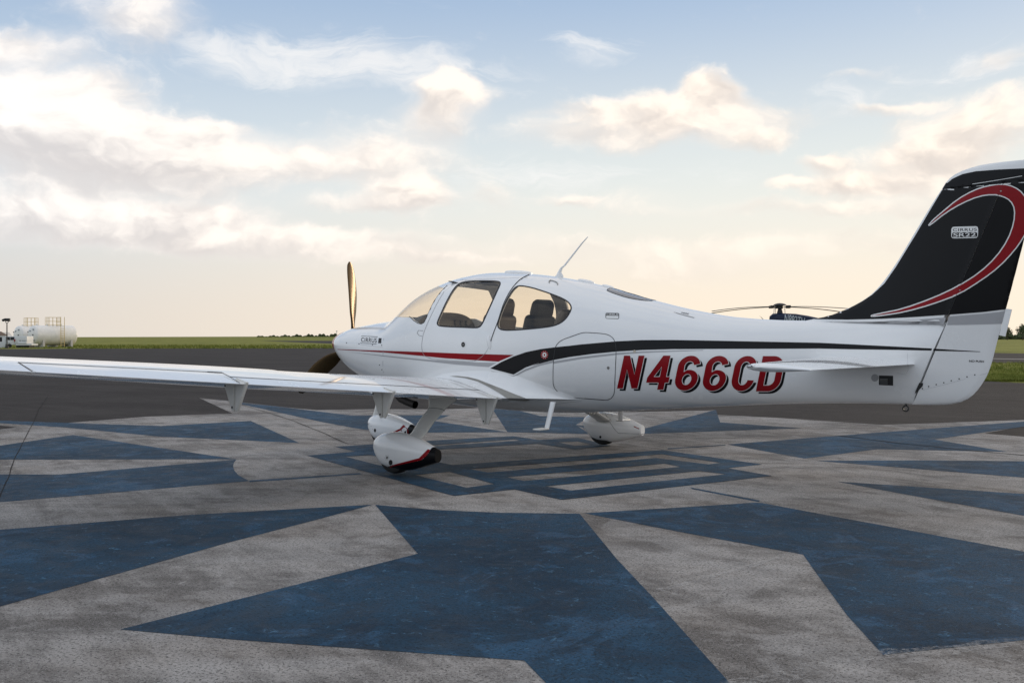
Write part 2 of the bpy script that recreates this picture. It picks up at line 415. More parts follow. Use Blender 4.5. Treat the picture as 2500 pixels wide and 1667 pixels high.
# ------------------------------------------------------------------ ground
def f_asphalt(N, b, t):
    p = pos(N)
    big = N.noise(p, .35, 5, .6); mid = N.noise(p, 4.0, 5, .65); fine = N.noise(p, 140.0, 3, .7)
    streak = N.noise(N.v('MULTIPLY', p, (.25, 2.2, 1)), 1.1, 5, .6)
    k = N.m('ADD', N.m('MULTIPLY', big, .45), N.m('ADD', N.m('MULTIPLY', mid, .25), N.m('MULTIPLY', streak, .3)))
    c = N.mix(N.mr(k, .35, .66), (.024, .0215, .021), (.047, .043, .0415))
    c = N.mix(N.mr(fine, .5, .8, 0, .4), c, (.11, .10, .098))
    N.put(b.inputs['Base Color'], c); bump(N, b, fine, .6, .006)
asphalt = mat('asphalt', (.06, .06, .06), .92, spec=.12, build=f_asphalt)
def f_concrete(N, b, t):
    p = pos(N)
    n1 = N.noise(p, .55, 4, .62, dist=.3); n2 = N.noise(p, 3.2, 6, .68, dist=.4); fine = N.noise(p, 70.0, 4, .8); fine2 = N.noise(p, 190.0, 2, .7)
    rot = N.v('MULTIPLY', N.comb(N.v('DOT_PRODUCT', p, (.8, .6, 0)), N.v('DOT_PRODUCT', p, (-.6, .8, 0)), 0.0), (.35, 3.0, 1))
    rot2 = N.v('MULTIPLY', N.comb(N.v('DOT_PRODUCT', p, (.95, -.3, 0)), N.v('DOT_PRODUCT', p, (.3, .95, 0)), 0.0), (.3, 4.0, 1))
    st = N.noise(rot, 1.3, 5, .65); st2 = N.noise(rot2, 1.6, 5, .65)
    k = N.m('ADD', N.m('MULTIPLY', n1, .30), N.m('ADD', N.m('MULTIPLY', n2, .28), N.m('ADD', N.m('MULTIPLY', st, .22), N.m('MULTIPLY', st2, .20))))
    c = N.mix(N.mr(k, .43, .58), (.112, .104, .098), (.33, .315, .30))
    c = N.mix(N.mr(N.noise(p, 9.0, 6, .7, dist=.8), .60, .72, 0, .55), c, (.43, .415, .40))
    worn = N.mr(N.noise(p, 1.15, 7, .62, dist=1.1), .50, .555); worn2 = N.mr(N.noise(N.v('ADD', p, (31, 7, 0)), 2.3, 7, .66, dist=1.4), .53, .58)
    c = N.mix(N.m('MULTIPLY', worn, .42), c, (.36, .35, .34)); c = N.mix(N.m('MULTIPLY', worn2, .25), c, (.085, .078, .072))
    warm = N.mr(N.noise(p, .9, 3, .5), .45, .7, 0, .5)
    c = N.mix(warm, c, N.mix(.5, c, (.20, .155, .115)))
    c = N.mix(N.mr(fine, .50, .62, 0, .85), c, (.030, .027, .025))
    c = N.mix(N.mr(fine2, .55, .72, 0, .6), c, (.55, .54, .53))
    N.put(b.inputs['Base Color'], c); N.put(b.inputs['Roughness'], N.mr(n2, .3, .7, .62, .85)); bump(N, b, N.m('ADD', fine, N.m('MULTIPLY', n2, .5)), .55, .005)
pad = mat('worn_grey_paint', (.25, .25, .24), .75, spec=.14, build=f_concrete)
def f_blue(N, b, t):
    p = pos(N)
    n1 = N.noise(p, .7, 6, .6); n2 = N.noise(p, 4.5, 7, .7, dist=.6); fine = N.noise(p, 70.0, 4, .8); fine2 = N.noise(p, 190.0, 2, .7)
    c = N.mix(N.mr(N.m('ADD', N.m('MULTIPLY', n1, .55), N.m('MULTIPLY', n2, .45)), .41, .60), (.008, .028, .054), (.020, .061, .110))
    c = N.mix(N.mr(N.noise(p, 13.0, 6, .72, dist=1.2), .58, .69, 0, .65), c, (.085, .20, .32))
    c = N.mix(N.mr(N.noise(p, 1.3, 5, .6), .55, .75, 0, .35), c, (.06, .07, .08))
    worn = N.mr(N.noise(p, 1.6, 7, .64, dist=1.2), .53, .60); c = N.mix(N.m('MULTIPLY', worn, .35), c, (.040, .115, .215)); c = N.mix(N.mr(N.noise(N.v('ADD', p, (17, 3, 0)), 2.6, 7, .68, dist=1.3), .55, .62, 0, .45), c, (.008, .020, .040))
    c = N.mix(N.mr(fine, .50, .62, 0, .85), c, (.006, .014, .02))
    c = N.mix(N.mr(fine2, .60, .78, 0, .3), c, (.13, .18, .24))
    N.put(b.inputs['Base Color'], c); N.put(b.inputs['Roughness'], N.mr(n2, .3, .7, .55, .8)); bump(N, b, N.m('ADD', fine, N.m('MULTIPLY', n2, .5)), .55, .005)
blue = mat('worn_blue_paint', (.02, .06, .12), .7, spec=.10, build=f_blue)
seal = mat('crack_sealant', (.028, .027, .027), .95, spec=.05)
def scuffmat():
    m = bpy.data.materials.new('chalk_scuff'); m.use_nodes = True; t = m.node_tree; N = NB(t); b = t.nodes['Principled BSDF']; b.inputs['Roughness'].default_value = .85
    b.inputs['Base Color'].default_value = (.48, .47, .46, 1); p = pos(N); N.put(b.inputs['Alpha'], N.m('MULTIPLY', N.mr(N.noise(p, 45, 5, .8), .42, .62), N.mr(N.noise(p, 3.0, 3, .6), .3, .6, .10, .5))); return m
scuff = scuffmat()
def f_grass(N, b, t):
    p = pos(N)
    n = N.noise(p, .16, 6, .65); n2 = N.noise(N.v('MULTIPLY', p, (1, 1, 1)), 1.8, 5, .7); n3 = N.noise(p, .02, 4, .6)
    c = N.mix(N.mr(n, .35, .66), (.115, .125, .022), (.25, .25, .055))
    c = N.mix(N.mr(n2, .5, .72, 0, .6), c, (.27, .25, .075)); c = N.mix(N.mr(n3, .5, .66, 0, .4), c, (.24, .235, .055))
    N.put(b.inputs['Base Color'], c); bump(N, b, n2, .8, .06)
grass_m = mat('grass', (.08, .11, .02), .95, spec=.1, build=f_grass)

def sheet(name, pts3, z, m, parent=None):
    bm = bmesh.new(); f = bm.faces.new([bm.verts.new((p[0], p[1], z)) for p in pts3])
    bmesh.ops.triangulate(bm, faces=[f]); 
    o = bm_obj(name, bm, m, parent)
    if o.data.polygons[0].normal.z < 0: o.data.flip_normals()
    return o
# far ground: a grass plain that rises very gently towards the horizon
bm = bmesh.new(); rings = []
rad = [0, 30, 80, 160, 320, 600, 900, 1400, 2200, 4000, 8000, 14000]
def gz(r, a):
    t = min(max((r - 500) / 1500, 0), 1); return -.02 + (2.0 + .9 * math.sin(3 * a + 1) + .5 * math.sin(11 * a)) * t * t * (3 - 2 * t)
for r_ in rad[1:]:
    rings.append([bm.verts.new((r_ * math.cos(2 * math.pi * k / 180), r_ * math.sin(2 * math.pi * k / 180), gz(r_, 2 * math.pi * k / 180))) for k in range(180)])
c0 = bm.verts.new((0, 0, -.02))
for k in range(180): bm.faces.new((c0, rings[0][k], rings[0][(k + 1) % 180]))
for a, b_ in zip(rings, rings[1:]):
    for k in range(180): bm.faces.new((a[k], b_[k], b_[(k + 1) % 180], a[(k + 1) % 180]))
struct(bm_obj('ground', bm, grass_m, smooth=60))
edge_px = [(-500, 853), (0, 852), (170, 851), (450, 850.5), (700, 850), (815, 849.5), (1000, 855), (1300, 868), (1700, 890), (2100, 912.5), (2407, 930.5), (2500, 934.7), (2900, 953)]
ep = [onZ(*q) for q in edge_px]
ep2 = []
for a, b_ in zip(ep, ep[1:]):                      # a slightly ragged pavement edge
    n = 14
    for k in range(n):
        p = a.lerp(b_, k / n); j = .05 + .0012 * (p - CAM).length
        ep2.append(p + Vector((random.uniform(-j, j), random.uniform(-j, j), 0)))
ep2.append(ep[-1])
apron_pts = ep2 + [Vector((60, -4, 0)), Vector((60, -90, 0)), Vector((-250, -90, 0)), Vector((-250, 20, 0))]
struct(sheet('apron', apron_pts, 0, asphalt))
def road(name, near, far_, m, z=-.012):
    o = sheet(name, [onZ(*q) for q in near] + [onZ(*q) for q in far_[::-1]], z, m); return struct(o)
road('taxiway', [(2900, 897), (2450, 885.5), (1600, 861), (815, 839), (600, 830.5), (430, 827)], [(2900, 868), (2450, 861.5), (1600, 846), (815, 830), (600, 826), (430, 825.4)], asphalt)
pale = mat('pale_tarmac', (.20, .19, .175), .9)
road('taxiway_shoulder', [(2900, 883), (2450, 876.6), (1600, 855.5), (815, 835)], [(2900, 881), (2450, 875), (1600, 854.5), (815, 834.6)], pale, -.006)
road('service_road', [(2900, 832.3), (2450, 831.6), (2000, 830.5), (1500, 829.4)], [(2900, 830.6), (2450, 829.9), (2000, 829), (1500, 828.2)], pale)

# painted compass rose on the apron: grey field with blue points
G = 'rose'
grey_out = [(-900, 1060), (0, 1048), (42, 1043), (0, 1038.2), (-300, 1034), (-300, 1024), (0, 1027.5), (164, 1032.3), (357, 1017), (568, 1009.3), (487, 971.5), (553.5, 978), (700, 994.5), (772, 1001), (901, 998.8), (1098, 998.6), (1145, 997), (1199, 994), (1254, 999), (1319, 1003), (1547, 1006), (1726, 1002), (1748, 1000.4), (1752, 1012.5), (1900, 1020), (2000, 1026.6), (2154, 1037), (2330, 1031), (2500, 1025), (2700, 1017), (2700, 1026), (2500, 1040), (2403, 1058), (2500, 1066), (2900, 1090), (3600, 1200), (4000, 2200), (2600, 4000), (0, 4000), (-1500, 2200), (-1400, 1200)]
rose = empty('painted_compass_rose', (3.2, 0, 0), 'huge worn blue and grey compass rose painted on the dark asphalt', 'ground marking')
sheet('grey_field', [onZ(*q) for q in grey_out], .0015, pad, rose)
BL = [
    [(-300, 1024), (0, 1027), (164, 1032.3), (393, 1040), (612, 1027.5), (731, 1081.5), (393, 1066), (159, 1043.6), (0, 1033), (-300, 1027)],
    [(-300, 1121), (0, 1087.7), (178, 1062), (577, 1121), (0, 1122), (-300, 1123)],
    [(-300, 1158), (0, 1158), (146, 1158.4), (577, 1122), (571, 1130), (569, 1138), (572, 1149), (583, 1161), (609, 1174.5), (0, 1226), (-300, 1252)],
    [(609, 1173), (877, 1155), (884, 1157.5), (700, 1171.5), (609, 1177)],
    [(-300, 1312), (0, 1293.5), (457, 1257.5), (911, 1232), (765, 1271), (553, 1326), (319, 1392), (175, 1432), (0, 1481), (-300, 1570)],
    [(916, 1232.5), (1063, 1245), (1222, 1252), (1415, 1254), (1505, 1364), (1595.5, 1460), (1781, 1667), (1900, 1800), (1460, 1800), (1332, 1667), (1280, 1613), (574, 1562), (293, 1537), (1020, 1352)],
    [(1427, 1253), (1675, 1238), (1845, 1227), (1862, 1228.5), (2500, 1347), (2900, 1422), (2900, 1540), (2500, 1563), (2156, 1599), (2068, 1502), (1994, 1401), (1961, 1354), (1654, 1297.5)],
    [(2042, 1175.5), (2500, 1206), (2900, 1232), (2900, 1330), (2500, 1259), (2200, 1205)],
    [(1994, 1125), (2260, 1123.7), (2500, 1126), (2900, 1131), (2900, 1203), (2500, 1166)],
    [(1776, 1085), (2047, 1063.6), (2500, 1029), (2700, 1017), (2700, 1026), (2500, 1041.5), (2281, 1073), (2460, 1103), (2143, 1096.6), (1965, 1119.5)],
    [(1574, 1046), (1748, 1000.4), (1758, 1031), (1958, 1045.5), (1574, 1059), (1470, 1063), (1406, 1038)],
    [(1199, 994), (1254, 999.5), (1319, 1015.6), (1440, 1019), (1406, 1037), (1440, 1060), (1239, 1055)],
    [(554, 979), (700, 995), (857, 1014), (1100, 1013.5), (1058, 1027.5), (1238, 1054.7), (1050, 1056.3), (891, 1049.6), (789, 1031)],
    [(1630, 1094.5), (1771, 1085.5), (1771, 1087.3), (1630, 1097)],
    [(1686, 1190), (1856, 1222), (1852, 1225.5), (1690, 1194)],
]
EMB = [(750, 1112.5), (1108.6, 1211), (1256.5, 1195), (1372, 1220.5), (1885, 1162), (1776, 1143), (1861, 1134), (1617, 1099), (1105, 1135.6), (950, 1105), (1045, 1099), (1312, 1083.6), (1404, 1097), (1492, 1089), (1411, 1069), (1316, 1074.4), (1254, 1065), (1026, 1077.5), (819, 1091), (869, 1103)]
HOLES = [[(1147, 1145.5), (1617, 1109), (1760, 1130), (1731, 1134), (1601, 1118.5), (1191.5, 1154)], [(1237, 1165), (1622, 1132), (1662, 1140), (1280, 1174.7)],
         [(1332, 1187.5), (1707, 1150), (1773.5, 1158), (1393.5, 1198)], [(843, 1115), (905, 1111), (1000, 1133), (928, 1137)], [(1013, 1160), (1098, 1152), (1207, 1182), (1139, 1191)],
         [(1000, 1091), (1256, 1072.7), (1271.4, 1075.8), (1010, 1093)], [(1363, 1080), (1411, 1078), (1445, 1086), (1404, 1089)]]
for q in BL: sheet('blue_point', [onZ(*p) for p in q], .003, blue, rose)
bm = flat_mesh([EMB] + HOLES)
for v in bm.verts: p = onZ(v.co.x, v.co.y); v.co = (p.x, p.y, .0045)
o = bm_obj('blue_emblem', bm, blue, rose)
if o.data.polygons[0].normal.z < 0: o.data.flip_normals()
def line_on_ground(name, px, wd, z, m, jit=.012, n=10):
    P_ = [onZ(*q) for q in px]; Q = []
    for a, b_ in zip(P_, P_[1:]):
        for k in range(n): Q.append(a.lerp(b_, k / n))
    Q.append(P_[-1]); bm = bmesh.new(); L = []
    for i, p in enumerate(Q):
        d = (Q[min(i + 1, len(Q) - 1)] - Q[max(i - 1, 0)]).normalized(); nn = Vector((-d.y, d.x, 0)); p = p + nn * jit * .35 * (math.sin(i * .5) + .4 * math.sin(i * 1.1 + 1)); ww = wd * (1 + .2 * math.sin(i * .9)) / 2
        L.append((bm.verts.new((p.x + nn.x * ww, p.y + nn.y * ww, z)), bm.verts.new((p.x - nn.x * ww, p.y - nn.y * ww, z))))
    for a, b_ in zip(L, L[1:]): bm.faces.new((a[0], a[1], b_[1], b_[0]))
    return bm_obj(name, bm, m)
for px_, wd in (([(116, 969), (95, 1000), (75, 1045), (40, 1110), (22, 1160), (0, 1215)], .008), ([(565, 982), (640, 1003), (720, 1029), (800, 1062), (850, 1085)], .012), ([(2047, 1064), (2200, 1083), (2350, 1098), (2500, 1112)], .03)):
    struct(line_on_ground('pavement_seam', px_, wd, .006, seal))
for px_, wd in (([(1610, 1444), (1680, 1425), (1790, 1395), (1940, 1352)], .045), ([(2105, 1600), (1980, 1640), (1850, 1667), (1700, 1700)], .11), ([(2156, 1600), (2320, 1588), (2500, 1566), (2700, 1540)], .10)):
    struct(line_on_ground('pavement_scuff', px_, wd, .007, scuff, .02))
# ------------------------------------------------------------------ airplane: fuselage
plane = empty('airplane', (2.88, 0, 0), 'white low-wing propeller airplane with black and red tail parked on the compass rose', 'airplane')
# x, top, bottom, half width, height of widest point, upper exponent, lower exponent
FT = [(.40, 1.31, 1.07, .30, 1.19, 2.0, 2.0), (.43, 1.335, 1.02, .36, 1.19, 2.1, 2.1), (.50, 1.365, .95, .41, 1.18, 2.2, 2.2), (.62, 1.395, .86, .45, 1.17, 2.2, 2.3), (.80, 1.42, .775, .475, 1.15, 2.2, 2.4),
      (1.0, 1.443, .71, .497, 1.13, 2.2, 2.4), (1.28, 1.472, .65, .53, 1.11, 2.15, 2.5), (1.36, 1.505, .635, .54, 1.11, 2.1, 2.5), (1.52, 1.655, .61, .56, 1.11, 1.95, 2.5), (1.71, 1.775, .585, .582, 1.12, 1.95, 2.5), (1.93, 1.85, .56, .605, 1.13, 2.0, 2.6),
      (2.27, 1.92, .535, .63, 1.14, 2.1, 2.6), (2.62, 1.948, .52, .64, 1.14, 2.15, 2.6), (3.1, 1.92, .51, .625, 1.14, 2.15, 2.6), (3.44, 1.88, .512, .595, 1.13, 2.1, 2.5), (3.95, 1.785, .535, .52, 1.11, 2.0, 2.4),
      (4.6, 1.615, .59, .41, 1.08, 1.95, 2.3), (5.06, 1.51, .632, .335, 1.06, 1.9, 2.2), (5.5, 1.44, .668, .27, 1.05, 1.9, 2.2), (5.95, 1.41, .70, .215, 1.05, 1.95, 2.2), (6.4, 1.40, .725, .165, 1.05, 2.0, 2.2), (6.8, 1.39, .738, .115, 1.05, 2.1, 2.3), (7.0, 1.385, .742, .078, 1.05, 2.3, 2.5)]
ff = interp(FT)
HX0, HZ0, HX1, HZ1 = 6.985, .74, 7.655, 2.41
def hinge_x(z): return HX0 + (z - HZ0) / (HZ1 - HZ0) * (HX1 - HX0)
def fus_ring(x, n=112, inn=0.0):
    zt, zb, w_, zm, nu, nl = ff(x); zt -= inn; zb += inn; w_ -= inn; out = []
    s = max(0, (x - 6.0)) ** 2
    for k in range(n):
        t = 2 * math.pi * (k + .5) / n; c, q = math.cos(t), math.sin(t); e = nu if q > 0 else nl
        y = w_ * spow(c, 2 / e); z = zm + (zt - zm if q > 0 else zm - zb) * spow(q, 2 / e)
        out.append(Vector((x + (z - HZ0) * (HX1 - HX0) / (HZ1 - HZ0) * s, y, z)))
    return out
xs = []; x = .40
while x < 7.0: xs.append(x); x += .012 if x < .52 else (.03 if x < 2.2 else .045)
xs.append(7.0)
V, F = loft([fus_ring(x) for x in xs])
fus_full = tmp(fixed(V, F), 'fus_full'); FB = bvh_of(fus_full)
cab = [x for x in xs if 1.30 < x < 4.7]
Vi, Fi = loft([fus_ring(x, inn=.022) for x in cab])
bi = fixed(Vi, Fi); bmesh.ops.reverse_faces(bi, faces=bi.faces)
# shell = outer skin + reversed cavity
bo = bmesh.new(); bo.from_mesh(fus_full.data); mi = bpy.data.meshes.new('i'); bi.to_mesh(mi); bi.free()
for p in mi.polygons: p.material_index = 1
bo.from_mesh(mi); shell = tmp(bo, 'shell'); shell.data.materials.append(white); shell.data.materials.append(interior)

def side(px_pts):
    out = []
    for u, v in px_pts:
        l, n = hit(u, v, FB)
        if l: out.append((l.x, l.z))
    return out
W1 = zW((468, 690), (485, 640), (520, 560), (560, 470), (610, 370), (660, 280), (715, 205), (770, 165), (850, 145), (1000, 138), (1150, 138), (1265, 145), (1290, 160), (1285, 195), (1240, 290), (1190, 400), (1140, 510), (1090, 620), (1055, 695), (1025, 735), (980, 750), (800, 742), (600, 735), (500, 725), (475, 710))
W2 = zW((1260, 730), (1262, 680), (1300, 560), (1350, 440), (1400, 340), (1450, 260), (1500, 212), (1560, 200), (1700, 225), (1850, 272), (2000, 325), (2120, 375), (2190, 425), (2218, 475), (2212, 520), (2170, 600), (2110, 665), (2040, 705), (1950, 732), (1800, 752), (1600, 770), (1400, 782), (1310, 775), (1275, 755))
win1, win2 = side(W1), side(W2)
lowc = side(zW((120, 615), (160, 655), (215, 690), (260, 700), (295, 680), (330, 610), (380, 500), (430, 400), (500, 300), (560, 235)))
ws = [(1.20, 1.62), (1.345, 1.497)] + lowc + [(1.90, 1.84), (1.99, 1.93), (2.03, 2.05), (1.4, 2.05)]
DOOR = z1((1640, 290), (1590, 380), (1560, 460), (1530, 560), (1490, 660), (1460, 760), (1430, 815), (1385, 855), (1340, 880), (1280, 883), (1150, 876), (1000, 862), (945, 846), (917, 820), (904, 760), (915, 670), (940, 600), (985, 500), (1035, 400), (1090, 310))
dside = side(DOOR)
door = [(3.02, 1.83), (3.06, 1.875)][::1]
roofz = 1.868
top_pts = side(z1((1700, 228)))
door = [(top_pts[0][0], min(roofz, top_pts[0][1] + .02))] + dside
door = [p for p in door if p[1] < roofz]
door = [(door[0][0] + .04, roofz)] + door + [(door[-1][0] + .10, roofz)]
BAG = z3((168, 650), (172, 470), (185, 370), (205, 330), (245, 300), (330, 270), (400, 245), (440, 240), (590, 250), (635, 265), (665, 290), (683, 330), (688, 400), (680, 560), (676, 700), (668, 750), (645, 782), (610, 795), (500, 787), (330, 772), (250, 755), (205, 725), (178, 690))
bag = side(BAG)
cut_w = [tmp(prism(p, 'Y', -1.2, 1.2)) for p in (win1, win2, ws)]
cut_door = tmp(prism(door, 'Y', -1.2, 1.2)); cut_door_in = tmp(prism(inset(door, .003), 'Y', -1.2, 1.2))
cut_bag = tmp(prism(bag, 'Y', -1.2, -.02)); cut_bag_in = tmp(prism(inset(bag, .003), 'Y', -1.2, -.02))
def fin_mesh(name, me, mats, parent, ang=28):
    me.materials.clear()
    for q in mats: me.materials.append(q)
    me.name = name; me.shade_smooth(); me.set_sharp_from_angle(angle=R(ang)); return link(bpy.data.objects.new(name, me), parent)
def halves(me, sgn):
    bm = bmesh.new(); bm.from_mesh(me); bad = [v for v in bm.verts if v.co.y * sgn < 0]
    bmesh.ops.delete(bm, geom=bad, context='VERTS'); m2 = bpy.data.meshes.new('h'); bm.to_mesh(m2); bm.free(); return m2
fus = fin_mesh('fuselage', boolean(shell, cut_w + [cut_door, cut_bag], 'DIFFERENCE'), [white, interior], plane)
sd_ = tmp(bmesh.new(), 'd'); md_ = boolean(shell, [cut_door_in], 'INTERSECT'); sd_.data = md_
dm = boolean(sd_, [cut_w[0]], 'DIFFERENCE')
doors = []
for s in (-1, 1): doors.append(fin_mesh('cabin_door', halves(dm, s), [white, interior], plane))
bagd = fin_mesh('baggage_door', boolean(shell, [cut_bag_in], 'INTERSECT'), [white, interior], plane)
# panes: the same skin, cut to the openings, set slightly inside (only the skin of the plug is kept)
Vp, Fp = loft([fus_ring(x, inn=.004) for x in xs if 1.1 < x < 4.9]); pshell = tmp(fixed(Vp, Fp), 'pshell'); PSB = bvh_of(pshell)
cw2 = [tmp(prism(inset(p, -.004), 'Y', -1.2, 1.2)) for p in (win1, win2)]
def skin(me):
    bm = bmesh.new(); bm.from_mesh(me); bad = []
    for f in bm.faces:
        l, n, i, d = PSB.find_nearest(f.calc_center_median())
        if d > .002 or abs(n.dot(f.normal)) < .8: bad.append(f)
    bmesh.ops.delete(bm, geom=bad, context='FACES'); m2 = bpy.data.meshes.new('p'); bm.to_mesh(m2); bm.free(); return m2
pm = [skin(boolean(pshell, [c], 'INTERSECT')) for c in cw2 + [cut_w[2]]]
for s, d in ((-1, doors[0]), (1, doors[1])):
    fin_mesh('window', halves(pm[0], s), [glass], d); fin_mesh('rear_side_window', halves(pm[1], s), [glass], plane)
fin_mesh('windshield', pm[2], [glass], plane)
kill(shell, sd_, pshell, cut_door, cut_door_in, cut_bag, cut_bag_in, *cut_w, *cw2)
# seals round the openings, shut lines
for nm, pts, wd, pr in (('window_seal', W1, 3.4, doors[0]), ('window_seal', W2, 3.4, fus), ):
    decal(nm, strip(smoothpoly(pts), wd, True), FB, dark_gap, pr, .001, 0, mirror=False)
decal('windshield_seal', strip(zW((104, 600), (120, 615), (160, 655), (215, 690), (260, 700), (295, 680), (330, 610), (380, 500), (430, 400), (500, 300), (560, 235), (600, 195)), 1.8), FB, dark_gap, plane, .001, 0)
decal('door_shut_line', strip(smoothpoly(z1((1790, 170), (1745, 190), (1700, 220), (1640, 290), (1590, 380), (1560, 460), (1530, 560), (1490, 660), (1462, 755)), 1, False), 1.9), FB, dark_gap, plane, .003, 0)
decal('door_shut_line', strip(smoothpoly(z1((1462, 755), (1430, 815), (1385, 855), (1340, 880), (1280, 883), (1150, 876), (1000, 862), (945, 846), (917, 820), (904, 760), (915, 670), (940, 600), (985, 500), (1035, 400), (1090, 310)), 1, False), .75), FB, grey_paint, plane, .003, 0)
decal('baggage_shut_line', strip(smoothpoly(BAG), 1.25, True), FB, dark_gap, plane, .003, 0)
decal('cowl_seam', strip(z1((622, 558), (606, 620), (595, 700), (590, 800), (588, 900), (592, 975)), .9), FB, grey_paint, plane, .0022, 0)
decal('cowl_seam', strip(z1((200, 725), (400, 742), (588, 765)), .5), FB, grey_paint, plane, .0012, 0)
decal('belly_seam', strip(z3((185, 828), (300, 812), (398, 804), (402, 795)), .7), FB, grey_paint, plane, .0015, 12)
decal('tail_seam', strip(z4((590, 1300), (640, 1310), (655, 1280), (650, 1180)), .45), FB, grey_paint, plane, .0015, 12)
# stripes
black_band = z1((1468, 938), (1560, 885), (1660, 840), (1760, 805), (1880, 780), (1995, 765)) + z3((300, 350), (400, 338), (690, 313), (900, 303), (1150, 302), (1500, 308), (1900, 316), (2352, 325)) + z4((300, 1128), (600, 1143), (798, 1153))
black_band += z4((794, 1166), (600, 1162), (300, 1158)) + z3((2352, 372), (1900, 374), (1500, 375), (1150, 377), (900, 384), (690, 397), (500, 415), (300, 442), (170, 467), (0, 512)) + z1((1880, 888), (1760, 930), (1660, 988))
decal('black_stripe', flat_mesh([black_band]), FB, black_paint, plane, .0015, 10, True)
grey_band = z1((1478, 960), (1655, 1000), (1760, 942), (1880, 900), (1990, 872)) + z3((170, 478), (400, 440), (690, 408), (900, 395), (1400, 384), (1400, 388), (900, 408), (690, 424), (400, 458), (170, 497)) + z1((1990, 890), (1880, 915), (1760, 960), (1665, 1010), (1475, 963))
decal('grey_stripe', flat_mesh([grey_band]), FB, grey_paint, plane, .0012, 10, True)
decal('red_stripe', flat_mesh([z1((215, 780), (500, 790), (900, 803), (1200, 815), (1660, 828), (1535, 883), (1380, 873), (1100, 855), (900, 835), (600, 808), (400, 795), (215, 784))]), FB, red_paint, plane, .0015, 10, True)
decal('grey_stripe', flat_mesh([z1((310, 803), (600, 832), (900, 862), (1150, 880), (1350, 889), (1520, 893), (1455, 927), (1200, 908), (900, 874), (600, 840))]), FB, grey_paint, plane, .0015, 10, True)
# registration N466CD, each letter with white keyline and black drop shadow
def arc(cx, cy, rx, ry, a0, a1, n=12): return [(cx + rx * math.cos(R(a0 + (a1 - a0) * k / n)), cy + ry * math.sin(R(a0 + (a1 - a0) * k / n))) for k in range(n + 1)]
def italic(pts, x0, y1, h=285., sl=.20): return [(x0 + px * 1.0 + (h - py) * sl * 1.0, y1 - (h - py) + 0) for px, py in pts]
# letters drawn upright in a box (0..w, 0..285 downwards), then slanted
LET = {
 'N': [[(0, 0), (52, 0), (128, 165), (128, 0), (180, 0), (180, 285), (128, 285), (52, 120), (52, 285), (0, 285)]],
 '4': [[(92, 0), (150, 0), (150, 178), (180, 178), (180, 226), (150, 226), (150, 285), (98, 285), (98, 226), (-4, 226), (-4, 185)], [(98, 178), (98, 92), (48, 178)]],
 '6': [arc(90, 78, 88, 78, -8, -90, 8) + arc(90, 88, 92, 88, -90, -180, 8) + arc(90, 195, 92, 92, 180, 0, 16) + arc(98, 190, 84, 74, 0, -100, 9) + arc(76, 158, 22, 35, -40, -60, 1)[:0] + [(70, 124), (56, 134), (54, 110)] + arc(90, 88, 38, 42, 190, 270, 6) + arc(90, 82, 38, 36, -90, -8, 6), arc(92, 196, 38, 46, 0, 360, 24)[:-1]],
 'C': [arc(92, 92, 90, 92, 0, -90, 8)[1:] + arc(92, 92, 92, 92, -90, -180, 8) + arc(92, 192, 92, 93, 180, 90, 8) + arc(92, 192, 90, 93, 90, 4, 8) + [(130, 196)] + arc(92, 192, 38, 46, 0, 90, 6) + arc(92, 192, 38, 46, 90, 180, 6) + arc(92, 92, 38, 46, 180, 270, 6) + arc(92, 92, 38, 46, -90, 0, 6) + [(180, 92)]],
 'D': [[(0, 0), (95, 0)] + arc(95, 95, 92, 95, -90, 0, 8) + arc(95, 190, 92, 95, 0, 90, 8) + [(0, 285)], [(52, 238), (85, 238)] + arc(85, 192, 48, 46, 90, 0, 6) + arc(85, 93, 48, 46, 0, -90, 6) + [(52, 47)]],
}
def letter(ch, x0, y0, h, grow=0, dx=0, dy=0, wsc=1.0):
    loops = []
    for i, lp in enumerate(LET[ch]):
        lp = [(p[0] * wsc, p[1]) for p in lp]
        if grow: lp = inset(lp, -grow if i == 0 else grow)
        loops.append([(x0 + p[0] + (285 - p[1]) * .205 + dx, y0 + p[1] * h / 285 + dy) for p in lp])
    return loops
regs = [('N', 694, 430, 268, .93), ('4', 925, 430, 278, 1.0), ('6', 1155, 431, 282, 1.0), ('6', 1383, 432, 284, 1.02), ('C', 1617, 433, 286, 1.0), ('D', 1833, 434, 288, 1.0)]
for ch, x0, y0, h, ws_ in regs:
    def toz(l): return [z3(*lp) for lp in l]
    lt = decal('registration_letter', flat_mesh(toz(letter(ch, x0, y0, h, wsc=ws_))), FB, red_paint, plane, .0030, 9)
    decal('keyline', flat_mesh(toz(letter(ch, x0, y0, h, grow=4.5, wsc=ws_))), FB, white_vinyl, lt, .0022, 9)
    decal('drop_shadow', flat_mesh(toz(letter(ch, x0, y0, h, dx=21, dy=19, wsc=ws_))), FB, black_paint, lt, .0015, 9)
